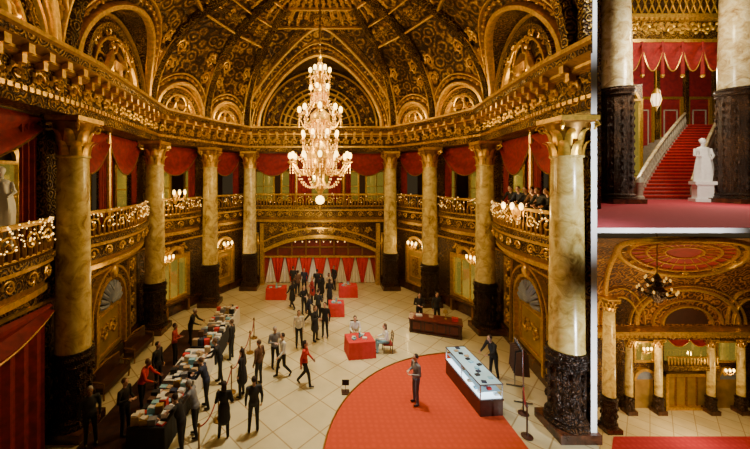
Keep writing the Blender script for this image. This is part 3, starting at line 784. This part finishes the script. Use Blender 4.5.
for i,(x,y) in enumerate(((8.55,11.7),(8.6,12.3),(8.75,12.9),(8.85,13.5),(8.95,14.2),(9.05,15.0))):
    person('gallery_spectator',x-.25,y,-85+i*5,'lean',['black','charcoal','brown','black','navy','black'][i],'black',random.choice(['hair_dark','hair_brown']),z=5.9)

# ------------------------------------------------------------------ furniture
def cloth_table(name,x,y,lx,ly,h,mat,rz=0,items=None,seed=1):
    m=MB(); rnd=random.Random(seed)
    m.box((0,0,h-.02),(lx,ly,.04),mat)
    per=[]; 
    for ax,ay,bx,by in((-1,-1,1,-1),(1,-1,1,1),(1,1,-1,1),(-1,1,-1,-1)):
        n=int((lx if ay==by else ly)/.06)+1
        for i in range(n): t=i/n; per.append((( ax+(bx-ax)*t)*lx/2,(ay+(by-ay)*t)*ly/2))
    rows=[]
    for z,k in((h,1.0),(h*.5,1.02),(.01,1.04)):
        rows.append([(px*k*(1+.02*(h-z)*sin(i*1.9)),py*k*(1+.03*(h-z)*sin(i*1.9)),z) for i,(px,py) in enumerate(per)])
    m.grid(rows,mat,True)
    if items: items(m,lx,ly,h,rnd)
    o=m.build(name); o.location=(x,y,0); o.rotation_euler=(0,0,rz); return o
def merch(m,lx,ly,h,r):
    y=-ly/2+.16
    while y<ly/2-.12:
        for x in(-lx*.36,-lx*.13,lx*.1,lx*.34):
            c=r.choice(['white_cloth','white_cloth','c_tan','c_tan','c_red','c_black','c_grey','panel_gold','c_cyan','c_brown','c_navy'])
            hh=r.choice([.02,.04,.1,.18,.26]); m.box((x+r.uniform(-.03,.03),y,h+hh/2),(.22,.18,hh),c,r.uniform(-.3,.3))
            if r.random()<.4: m.box((x,y,h+hh+.012),(.18,.13,.02),'white_cloth',r.uniform(-.4,.4))
        y+=r.uniform(.2,.28)
cloth_table('merchandise_table',-5.05,10.6,1.1,2.1,.76,'black_cloth',0,merch,1)
cloth_table('merchandise_table',-5.05,12.9,1.1,2.2,.76,'white_cloth',0,merch,2)
cloth_table('merchandise_table',-5.0,15.2,1.1,2.1,.76,'black_cloth',0,merch,3)
cloth_table('merchandise_table',-5.05,17.5,1.1,2.0,.76,'white_cloth',0,merch,4)
def bits(m,lx,ly,h,r):
    for i in range(5): m.box((r.uniform(-lx*.3,lx*.3),r.uniform(-ly*.3,ly*.3),h+.03),(.2,.15,.06),r.choice(['white_cloth','c_tan','c_cyan']),r.uniform(0,3))
    m.lathe([(.05,0),(.06,.1),(.03,.18),(.05,.24)],(0,0,h),'c_cyan',10)
cloth_table('red_cloth_table',1.8,15.0,1.2,.9,.75,'red_cloth',.15,bits,5)
cloth_table('red_cloth_table',-2.9,22.0,1.3,.8,.75,'red_cloth',0,bits,6)
cloth_table('red_cloth_table',.95,19.3,.9,.7,.75,'red_cloth',0,bits,7)
cloth_table('red_cloth_table',1.9,22.4,1.2,.8,.75,'red_cloth',0,bits,8)
def chair(name,x,y,rz):
    m=MB()
    m.box((0,0,.40),(.44,.44,.06),'crimson_velvet')
    for sx in(-1,1):
        m.tube([(sx*.19,-.19,0),(sx*.19,-.19,.40)],.02,'dark_wood'); m.tube([(sx*.19,.19,0),(sx*.19,.20,.45),(sx*.18,.26,.92)],.02,'dark_wood')
    for z in(.6,.75,.9): m.box((0,.20+(z-.45)*.13,z),(.36,.03,.07),'dark_wood')
    o=m.build(name); o.location=(x,y,0); o.rotation_euler=(0,0,rz)
chair('dining_chair',3.1,15.2,-pi/2); person('seated_woman',3.07,15.2,-88,'sit','white','cyan','hair_brown',True,False,True)
chair('dining_chair',1.7,16.15,0); person('seated_man',1.7,16.13,2,'sit','white','tan','hair_dark')
m=MB(); m.box((0,0,.72),(2.6,.85,.08),'mahogany'); m.box((0,.05,.36),(2.4,.65,.66),'mahogany'); m.box((0,0,.04),(2.5,.75,.08),'dark_wood')
for i in range(4): 
    m.box((-.9+i*.6,-.30,.38),(.46,.03,.46),'dark_wood'); m.box((-.9+i*.6,-.32,.38),(.36,.02,.36),'mahogany')
for x in(-1.2,1.2): m.lathe([(.06,0),(.09,.1),(.05,.3),(.08,.6),(.06,.7)],(x,-.34,0),'dark_wood',10)
m.box((-.8,0,.80),(.3,.22,.08),'white_cloth',.3); m.box((-.2,.1,.78),(.22,.3,.04),'c_tan'); m.lathe([(.08,0),(.02,.03),(.02,.3),(.14,.32),(.08,.46)],(.5,.1,.76),'panel_gold',12); m.box((.95,0,.84),(.3,.2,.16),'c_red')
o=m.build('reception_desk'); o.location=(5.95,17.05,0); o.rotation_euler=(0,0,-.35)
m=MB(); lx,ly=.8,2.5
m.box((0,0,.25),(lx,ly,.5),'dark_wood'); m.box((0,0,.53),(lx+.04,ly+.04,.06),'dark_wood')
m.box((0,0,.58),(lx-.06,ly-.06,.03),'case_light')
for sx in(-1,1):
    for sy in(-1,0,1): m.box((sx*(lx/2-.015),sy*(ly/2-.015),.80),(.03,.03,.5),'steel')
m.box((0,0,1.04),(lx,ly,.03),'case_glass'); m.box((0,0,.80),(lx-.1,ly-.08,.015),'case_glass')
for i in range(12):
    m.box((random.uniform(-.25,.25),-1.1+i*.2,.84),(.14,.1,.07),random.choice(['c_white','c_red','c_tan','c_navy'])); m.box((random.uniform(-.25,.25),-1.1+i*.2,.63),(.14,.1,.08),random.choice(['c_white','c_red','c_tan','c_cyan']))
    m.box((random.uniform(-.25,.25),-1.1+i*.2,1.08),(.16,.11,.04),random.choice(['c_black','c_navy','c_tan','c_cyan']),random.uniform(-.4,.4))
for sy in(-1,1): m.tube([(-lx/2,sy*ly/2,1.05),(lx/2,sy*ly/2,1.05)],.02,'dark_wood')
for sx in(-1,1): m.tube([(sx*lx/2,-ly/2,1.05),(sx*lx/2,ly/2,1.05)],.02,'dark_wood')
o=m.build('glass_display_case'); o.location=(5.65,12.3,.02); o.rotation_euler=(0,0,.08)
light('display_case_light',(5.65,12.3,1.5),8,(.75,.9,1),.3)
m=MB()
for x in(-.5,.5):
    m.tube([(x,0,.03),(x,0,1.9)],.025,'steel',8); m.tube([(x,-.3,.03),(x,.3,.03)],.025,'steel',6)
m.tube([(-.5,0,1.9),(.5,0,1.9)],.025,'steel',8)
for i in range(6):
    x=-.4+i*.15; m.tube([(x,0,1.88),(x,0,1.75)],.008,'steel',4)
    rows=[[(x+.03*cos(a),w*sin(a),z) for a in [2*pi*j/10 for j in range(10)]] for z,w in((1.76,.05),(1.70,.2),(1.3,.22),(.9,.26))]; m.grid(rows,random.choice(['c_black','c_charcoal','c_brown']),True)
o=m.build('coat_rack'); o.location=(7.35,12.2,0); o.rotation_euler=(0,0,1.3)
m=MB(); sp=[(-3.45,9.4),(-3.35,10.9),(-3.3,12.3),(-3.25,13.7),(-3.2,15.1),(-3.3,16.5)]
for x,y in sp:
    m.lathe([(.17,0),(.17,.03),(.05,.06),(.025,.1),(.025,.9),(.045,.93),(.045,.97),(.02,1.02)],(x,y,0),'gilt_dark',12)
for i in range(len(sp)-1):
    a=Vector((*sp[i],.9));b=Vector((*sp[i+1],.9)); m.tube([a.lerp(b,t/10)-Vector((0,0,.25*sin(pi*t/10))) for t in range(11)],.022,'crimson_velvet',6)
m.build('rope_barrier')
m=MB(); 
m.lathe([(.17,0),(.17,.03),(.05,.06),(.025,.1),(.025,.9),(.045,.95),(.02,1.0)],(0,0,0),'dark_wood',12); m.lathe([(.17,0),(.17,.03),(.05,.06),(.025,.1),(.025,.9),(.045,.95),(.02,1.0)],(.5,1.0,0),'dark_wood',12)
m.tube([Vector((0,0,.9)).lerp(Vector((.5,1.0,.9)),t/10)-Vector((0,0,.2*sin(pi*t/10))) for t in range(11)],.022,'crimson_velvet',6)
o=m.build('rope_barrier'); o.location=(6.4,10.2,0)
m=MB(); m.box((0,0,.02),(.3,.3,.03),'dark_wood'); m.tube([(0,0,.02),(0,0,.35)],.015,'steel'); m.box((0,0,.38),(.26,.03,.2),'c_black'); o=m.build('floor_sign'); o.location=(.95,12.3,0)
def bench(name,x,y,rz):
    m=MB(); m.box((0,0,.40),(1.6,.5,.14),'dark_wood'); m.box((0,.22,.70),(1.6,.08,.5),'dark_wood'); m.box((0,0,.3),(1.64,.52,.08),'dark_wood')
    m.tube([(-.8,.22,.95),(0,.22,1.05),(.8,.22,.95)],.03,'gilt_dark')
    for sx in(-1,1):
        m.tube([(sx*.76,-.2,.0),(sx*.8,-.22,.3),(sx*.8,-.22,.62)],.03,'gilt_dark'); m.tube([(sx*.8,-.22,.62),(sx*.8,.22,.68)],.035,'gilt_dark'); m.tube([(sx*.76,.22,0),(sx*.76,.22,.4)],.03,'gilt_dark')
    o=m.build(name); o.location=(x,y,.0); o.rotation_euler=(0,0,rz)
bench('wooden_bench',-7.95,12.6,pi/2); bench('wooden_bench',-8.2,15.0,pi/2)
def statue(name,loc,H,mat,rz=0,ped=.28):
    m=MB(); hp=H*ped; s=(H-hp)/1.9
    m.box((0,0,hp*.08),(.62*s,.62*s,hp*.16),mat); m.box((0,0,hp*.5),(.46*s,.46*s,hp*.7),mat); m.box((0,0,hp*.92),(.6*s,.6*s,hp*.16),mat)
    rows=[]
    for i in range(17):
        t=i/16; z=hp+s*1.3*t; r=s*(.27-.15*t+.05*sin(t*pi*1.0)+ (.05 if t>.8 else 0)*(t-.8)*5)
        rows.append([(r*(1+.10*sin(j*pi/2+t*3))*cos(2*pi*j/24)+.04*s*sin(3*t),r*.75*(1+.10*sin(j*pi/2+t*3))*sin(2*pi*j/24),z) for j in range(24)])
    m.grid(rows,mat,True)
    tz=hp+s*1.3
    m.sph((0,0,tz-.02*s),(.21*s,.13*s,.12*s),mat,12,8); m.tube([(0,0,tz),(0,-.01*s,tz+.2*s)],.055*s,mat,8)
    m.sph((0,-.02*s,tz+.29*s),(.085*s,.1*s,.125*s),mat,12,10); m.sph((0,.02*s,tz+.33*s),(.1*s,.11*s,.11*s),mat,10,8); m.sph((0,.11*s,tz+.32*s),.05*s,mat,8,6); m.sph((0,-.12*s,tz+.27*s),(.015*s,.02*s,.03*s),mat,6,4)
    m.tube([(.2*s,0,tz),(.3*s,-.03*s,tz-.28*s),(.16*s,-.2*s,tz-.42*s)],[.06*s,.048*s,.034*s],mat,8)
    m.tube([(-.2*s,0,tz),(-.27*s,-.1*s,tz-.25*s),(-.10*s,-.2*s,tz-.3*s)],[.06*s,.046*s,.034*s],mat,8)
    o=m.build(name); o.location=loc; o.rotation_euler=(0,0,rz); return o
statue('classical_statue',(-8.6,8.9,5.86),2.6,'statue_white',.6,.3)

# ------------------------------------------------------------------ right-hand wing: dividing wall and two halls one above the other
m=MB()
m.hexa([(K0*10,10,-9),(K1*10,10,-9),(K1*33,33,-9),(K0*33,33,-9),(K0*10,10,20),(K1*10,10,20),(K1*33,33,20),(K0*33,33,20)],'white_plaster')
m.build('wall_divider',False)
zf=6.485
m=MB()
m.hexa([(K1*10,10,6.335),(KR*10,10,6.335),(KR*34,34,6.335),(K1*34,34,6.335),(K1*10,10,zf),(KR*10,10,zf),(KR*34,34,zf),(K1*34,34,zf)],'white_plaster')
m.hexa([(K1*10+.01,10.02,zf),(KR*10,10.02,zf),(KR*33,33,zf),(K1*33,33,zf),(K1*10+.01,10.02,zf+.012),(KR*10,10.02,zf+.012),(KR*33,33,zf+.012),(K1*33,33,zf+.012)],'carpet_crimson')
m.build('floor_stair_hall',False)
m=MB(); YB=31.0
m.box((34,YB+.15,13.5),(20,.3,14.5),'crimson_wall')
m.hexa([(K1*16,16,zf),(K1*16+.2,16,zf),(K1*31+.2,31,zf),(K1*31,31,zf),(K1*16,16,20),(K1*16+.2,16,20),(K1*31+.2,31,20),(K1*31,31,20)],'wall_carved')
fbk=Fr((26,YB),(44,YB),(30,10))
for i in range(6):
    a0=.3+i*2.7
    frame(m,fbk,a0,a0+2.3,7.6,15.6,.22,.14,'gilt')
    m.fbox(fbk,a0+.35,a0+1.95,0,.06,8.2,14.8,'crimson_velvet'); frame(m,fbk,a0+.5,a0+1.8,8.6,14.4,.1,.1,'rail_marble'); m.fbox(fbk,a0+2.36,a0+2.64,0,.3,6.5,18,'gilt_carved')
m.build('wall_stair_hall')
m=MB(); m.hexa([(K1*10,10,20),(KR*10,10,20),(KR*33,33,20),(K1*33,33,20),(K1*10,10,20.3),(KR*10,10,20.3),(KR*33,33,20.3),(K1*33,33,20.3)],'vault_gold'); m.build('ceiling_stair_hall',False)
m=MB(); m.hexa([(KR*10,10,-9),(KR*10+.3,10,-9),(KR*34+.3,34,-9),(KR*34,34,-9),(KR*10,10,20),(KR*10+.3,10,20),(KR*34+.3,34,20),(KR*34,34,20)],'wall_carved'); m.build('wall_right_wing',False)
mb=MB(); column(mb,(0,0,0),6.9,13.6,14.8,.78,.98,shaft='shaft_marble_pale'); co=mb.build('marble_column'); co.location=(17.9,20,zf)
inst('marble_column',co.data,(25.25,20,zf))
fe=Fr((16.6,21.5),(30,21.5),(20,5))
m=MB()
m.fbox(fe,0,13.4,-.5,0,17.0,18.4,'gilt_carved'); m.fbox(fe,0,13.4,-.5,.25,18.35,18.6,'gilt'); m.fbox(fe,0,13.4,-.5,.15,16.8,17.0,'gilt'); m.fbox(fe,0,13.4,-.5,.05,18.6,20,'wall_carved')
S=lambda a,h,o:fe.P(a,o,h)
for i in range(16): spiral(m,S,.6+i*.8,17.7,.34,(-1)**i,'gilt',.07)
for i in range(40): m.fbox(fe,.1+i*.33,.3+i*.33,0,.2,18.2,18.36,'gilt')
for i in range(30):
    a=.2+i*.45; m.tube([fe.P(a,.1,18.65),fe.P(a+.45,.1,19.9)],.04,'gilt',5); m.tube([fe.P(a+.45,.1,18.65),fe.P(a,.1,19.9)],.04,'gilt',5)
sub='crimson_velvet'
nsw=5
for i in range(nsw):
    a0=2.9+i*1.3; swag(m,fe,a0,a0+1.3,16.8,1.9,.12,sub,'gilt'); m.tube([fe.P(a0,.2,16.8),fe.P(a0,.2,14.7)],[.06,.11],sub,8); m.sph(fe.P(a0,.2,14.6),.12,'gilt',8,6)
drape(m,fe,2.2,3.0,6.6,16.8,.0,sub,3); drape(m,fe,9.3,10.2,6.6,16.8,.0,sub,3)
m.build('trim_2')
m=MB(); N=24
def kx(px): return (px-320)/330
def sl(t): return kx(638+48*t)
def sr(t): return kx(694+28*t)
L_=[];R_=[]
for i in range(N):
    t=i/(N-1); Y0=23.2+i*.3; z1=zf+.265*(i+1); xl=sl(t)*Y0; xr=sr(t)*Y0
    m.hexa([(xl,Y0,zf),(xr,Y0,zf),(xr+.3,YB-.3,zf),(xl+.3 if xl+.3<xr else xl,YB-.3,zf),(xl,Y0,z1),(xr,Y0,z1),(xr+.3,YB-.3,z1),(xl+.3,YB-.3,z1)],'rail_marble')
    m.box(((xl+xr)/2,Y0-.012,z1-.12),((xr-xl)*.92,.03,.15),'crimson_velvet'); m.box(((xl+xr)/2,Y0-.03,z1+.0),((xr-xl)*.92,.05,.07),'red_cloth'); m.box(((xl+xr)/2,Y0+.14,z1+.012),((xr-xl)*.92,.32,.03),'red_cloth')
    L_.append((xl,Y0+.1,z1)); R_.append((xr,Y0+.1,z1))
    for (x,y,z) in(L_[-1],R_[-1]):
        m.lathe([(.05,0),(.09,.15),(.12,.4),(.05,.75),(.07,1.0)],(x,y,z),'rail_marble',8)
for Q in(L_,R_):
    m.tube([(x,y,z+1.05) for x,y,z in Q],.11,'shaft_marble_pale',8); m.tube([(x,y,z+.05) for x,y,z in Q],.12,'rail_marble',6)
    x,y,z=Q[0]; m.lathe([(.25,0),(.25,.2),(.16,.3),(.18,1.1),(.26,1.2),(.22,1.3),(.16,1.5),(.05,1.62)],(x-.1,y-.35,zf),'rail_marble',12)
m.build('grand_staircase')
m=MB(); ff=Fr((23.2,26.0),(26.4,26.0),(20,5))
m.fbox(ff,0,2.2,-.1,0,zf,15.4,'wall_carved'); frame(m,ff,.1,2.1,8,14.2,.16,.16,'gilt'); m.fbox(ff,.25,1.95,0,.05,8.2,14,'mirror_glass'); archband(m,ff,1.1,14.1,.6,.8,0,.16,'gilt',12); m.build('gilt_mirror_panel')
statue('marble_statue',(24.35,21.0,zf+.012),4.3,'statue_white',-.5,.3)
m=MB(); lx,ly,lz=22.0,21.6,13.0
m.tube([(lx,ly,lz+.8),(lx,ly,16.8)],.03,'gilt'); m.lathe([(.04,.9),(.22,.6),(.25,.5)],(lx,ly,lz),'gilt',8); m.lathe([(.20,.5),(.26,.1),(.15,-.3)],(lx,ly,lz),'lampshade',8); m.lathe([(.15,-.3),(.08,-.45),(.02,-.65)],(lx,ly,lz),'gilt',8)
for j in range(8):
    a=2*pi*j/8; m.tube([(lx+.21*cos(a),ly+.21*sin(a),lz+.5),(lx+.28*cos(a),ly+.28*sin(a),lz+.1),(lx+.16*cos(a),ly+.16*sin(a),lz-.3)],.02,'gilt',5)
m.build('hanging_lantern')
light('stair_hall_light',(19,17,15),1400,(1,.86,.62),.6); light('stair_hall_light',(27.5,25,15.5),1500,(1,.82,.58),.5); light('stair_hall_light',(22,17.5,8.8),380,(1,.88,.7),.5); light('stair_hall_light',(23.5,22.3,12.5),380,(1,.82,.56),.4); light('stair_hall_light',(22,18.5,17.5),480,(1,.78,.42),.4)  # last light is added without a fixture to brighten the gold frieze

# ---- lower grand foyer
zl=-8.0
m=MB(); m.hexa([(K1*9,9,zl-.3),(KR*9,9,zl-.3),(KR*34,34,zl-.3),(K1*34,34,zl-.3),(K1*9,9,zl),(KR*9,9,zl),(KR*34,34,zl),(K1*34,34,zl)],'floor_tile'); m.build('floor_foyer',False)
m=MB(); m.hexa([((K1+.01)*15,15,zl),(KR*15-.2,15,zl),(KR*20.4-.2,20.4,zl),((K1+.05)*20.4,20.4,zl),((K1+.01)*15,15,zl+.03),(KR*15-.2,15,zl+.03),(KR*20.4-.2,20.4,zl+.03),((K1+.05)*20.4,20.4,zl+.03)],'carpet_crimson'); m.build('foyer_carpet',False)
YW=23.0; fw=Fr((18.5,YW),(31.5,YW),(22,5)); za=-2.9
m=MB(); m.fbox(fw,0,13,-.4,0,zl,za+1,'wall_carved')
xk=lambda px:(px-320)/330*YW-18.5
door0,door1=xk(664),xk(706)
m.fbox(fw,door0,door1,0,.05,zl,zl+2.3,'panel_gold'); frame(m,fw,door0-.15,door1+.15,zl,zl+2.5,.2,.3,'gilt')
for i in range(1,4): m.fbox(fw,door0+(door1-door0)*i/4-.05,door0+(door1-door0)*i/4+.05,.03,.12,zl,zl+2.3,'gilt_dark')
m.fbox(fw,door0-.3,door1+.3,0,.6,zl+2.9,zl+3.25,'gilt_carved')
for i in range(16): m.lathe([(.03,0),(.06,.2),(.03,.5)],fw.P(door0-.2+i*(door1-door0+.4)/15,.5,zl+3.25),'gilt',6)
m.tube([fw.P(door0-.3,.5,zl+3.78),fw.P(door1+.3,.5,zl+3.78)],.06,'gilt')
m.fbox(fw,door0,door1,0,.04,zl+3.3,za-.3,'mirror_glass'); swag(m,fw,door0,(door0+door1)/2,za-.1,.6,.2,'crimson_velvet'); swag(m,fw,(door0+door1)/2,door1,za-.1,.6,.2,'crimson_velvet')
for a,b in((xk(634),xk(652)),(xk(716),xk(736))):
    archband(m,fw,(a+b)/2,zl+2.0,.0,(b-a)/2,0,.06,'shell_blue',12); m.fbox(fw,a,b,0,.06,zl,zl+2,'panel_gold'); archband(m,fw,(a+b)/2,zl+2,(b-a)/2,(b-a)/2+.18,0,.2,'gilt',12)
    m.fbox(fw,a,b,0,.05,zl+3.3,zl+4.6,'mirror_glass'); frame(m,fw,a-.1,b+.1,zl+3.2,zl+4.7,.12,.14,'gilt')
m.fbox(fw,0,13,0,.75,za,za+.35,'gilt_carved'); m.fbox(fw,0,13,0,.95,za+.35,za+.6,'gilt')
for i in range(40): m.fbox(fw,.1+i*.32,.28+i*.32,.7,.88,za+.18,za+.36,'gilt')
m.build('wall_foyer')
mb=MB(); column(mb,(0,0,0),1.2,4.5,5.1,.22,.32); c2=mb.build('marble_column'); c2.location=((657-320)/330*22.6,22.5,zl)
for px in(629,711,741): inst('marble_column',c2.data,((px-320)/330*22.5,22.5,zl))
mb=MB(); column(mb,(0,0,0),2.2,7.6,8.4,.34,.48); c3=mb.build('marble_column'); c3.location=((609-320)/330*21.0,21.0,zl)
m=MB(); TA=pi/2*.93
def SF(k,th,o=0):
    Yc=23-9.0*(1-cos(th)); z=(za+.6)+7.6*sin(th)
    return Vector((k*Yc,Yc-cos(th)*o,z-sin(th)*o))
rows=[[SF(K1+(KR-K1)*i/40,TA*j/20) for i in range(41)] for j in range(21)]; m.grid(rows,'foyer_gold')
def cband(f,n,w,th,mat): 
    P=[f(i/n) for i in range(n+1)]; m.band([SF(*p) for p in P],[SF(p[0],p[1],1)-SF(p[0],p[1],0) for p in P],w,th,mat)
kc=(686-320)/330
for R,w in((.075,.16),(.105,.12),(.155,.25),(.175,.1)):
    cband(lambda t:(kc+R*cos(pi*t),.02+R*2.3*sin(pi*t)),30,w,.18,'gilt')
for kq,R in((.905,.055),(1.30,.05)):
    for dR,w in((0,.16),(.02,.1)):
        cband(lambda t:(max(K1,kq+(R+dR)*cos(pi*t)),.02+(R+dR)*5.0*sin(pi*t)),24,w,.16,'gilt')
    rr=[[SF(kq,.02,.04)]*15,[SF(max(K1,kq+R*cos(pi*i/14)),.02+R*5.0*sin(pi*i/14),.04) for i in range(15)]]; m.grid(rr,'tympanum_brown')
# coffered saucer dome with rings, radial ribs and a dark centre rose
ck,ch_=1.10,.93
for R,w,mt in((.20,.30,'gilt'),(.165,.12,'gilt'),(.115,.12,'gilt'),(.06,.1,'gilt')):
    cband(lambda t:(ck+R*cos(2*pi*t),ch_+R*1.9*sin(2*pi*t)),44,w,.2,mt)
rows=[[SF(ck,ch_,.05)]*33,[SF(ck+.16*cos(2*pi*i/32),ch_+.16*1.9*sin(2*pi*i/32),.05) for i in range(33)]]; m.grid(rows,'crimson_wall')
for i in range(24):
    q=2*pi*i/24; cband(lambda t:(ck+(.06+.105*t)*cos(q),ch_+(.06+.105*t)*1.9*sin(q)),4,.07,.14,'gilt')
for i in range(12):
    q=2*pi*i/12; P=[]
    for j in range(14):
        t=j/13; r=.010*(1-.8*t); w_=t*3*pi; P.append(SF(ck+.183*cos(q)+r*cos(w_),ch_+.183*1.9*sin(q)+r*2*sin(w_),.14))
    m.tube(P,.04,'gilt',5)
for sg in(-1,1):
    cband(lambda t:(ck+sg*(.20+.02*sin(pi*t)+.03*t),.93-.9*t),16,.22,.2,'gilt')
rows=[[SF(kc,.02,.06)]*21,[SF(kc+.065*cos(pi*i/20),.02+.15*sin(pi*i/20),.06) for i in range(21)]]; m.grid(rows,'gallery_dark')
m.build('ceiling_foyer')
m=MB(); cx,cy,cz=(657-320)/330*18,18.0,1.9
m.tube([(cx,cy,cz+.6),(cx,cy,5.6)],.03,'gilt_dark'); m.lathe([(.05,.9),(.2,.6),(.1,.3),(.4,0),(.3,-.4),(.08,-.7)],(cx,cy,cz),'bronze_dark',12)
for R,z,n in((.8,-.1,10),(.5,.5,7)):
    for i in range(n):
        a=2*pi*i/n; m.tube([(cx+.1*cos(a),cy+.1*sin(a),cz+z),(cx+R*.6*cos(a),cy+R*.6*sin(a),cz+z-.25),(cx+R*cos(a),cy+R*sin(a),cz+z)],.05,'bronze_dark',5); m.sph((cx+R*cos(a),cy+R*sin(a),cz+z+.12),(.05,.05,.10),'crystal',6,4)
m.build('foyer_chandelier')
sconce('wall_sconce',(xk(641)+18.5,22.85,zl+4.1),(0,-1),1.0,50); sconce('wall_sconce',(xk(710)+18.5,22.2,zl+3.0),(0,-1),1.0,50)
light('foyer_light',(19,18,-2.5),520,(1,.66,.26),.5); light('foyer_light',(24.5,18.5,-1.5),520,(1,.66,.26),.5); light('foyer_light',(20,15,-.5),380,(1,.64,.26),.5); light('foyer_light',(22.5,20.0,-6),280,(1,.76,.42),.3)

# ------------------------------------------------------------------ room lights
light('floor_fill_spot',(.6,13.5,17.6),8800,(1,.90,.66),.4,'SPOT',(0,0,0),spot=.85)  # this downlight and the next are added to brighten the floor; no fixtures
light('floor_fill_spot',(.8,18.5,17.2),3400,(1,.88,.62),.4,'SPOT',(0,0,0),spot=.65)
light('carpet_spot',(4.2,9.5,15.5),2600,(1,.90,.72),.4,'SPOT',(0,0,0),spot=.8)
for x,y in((-7.6,13.8),(7.6,13.8),(-7.2,19.2),(7.2,19.2),(0,23.0),(-5.7,22.2),(5.7,22.2),(-7,8.5)):
    light('cove_light',(x,y,12.3),75,(1,.66,.20),.25)
for x,y in((-10.2,13.8),(10.3,15),(-9.6,19.7),(9.6,19.7),(0,26.0),(-3.8,26.0),(3.8,26.0),(-9.4,9)):
    light('gallery_light',(x,y,8.9),32,(1,.66,.22),.2)
light('under_gallery_light',(-7.2,12.5,4.4),20,(1,.64,.26),.3); light('entrance_light',(0,23.6,4.0),80,(1,.74,.46),.5)
for z in(2.0,8.0,14.0):
    light('divider_fill_spot',(9.25,6.2,z),1500,(1,1,1),.1,'SPOT',spot=1.25,aim=(8.32,10,z))  # added spots, out of view, only there to whiten the divider
light('slab_fill_spot',(11.0,6.9,5.6),900,(1,1,1),.1,'SPOT',spot=1.3,aim=(10.8,10,6.4))  # another added spot, out of view, brightening the slab's front edge

w=bpy.data.worlds.new('World'); SC.world=w; w.use_nodes=True
w.node_tree.nodes['Background'].inputs[0].default_value=(1,.66,.30,1); w.node_tree.nodes['Background'].inputs[1].default_value=.04
cam=bpy.data.cameras.new('Camera'); co=bpy.data.objects.new('Camera',cam); COL.objects.link(co); SC.camera=co
cam.sensor_width=36; cam.lens=36*330/750; cam.shift_x=55/750; cam.shift_y=-46.5/750; cam.clip_end=200
co.location=(0,0,8); co.rotation_euler=(pi/2,0,0)
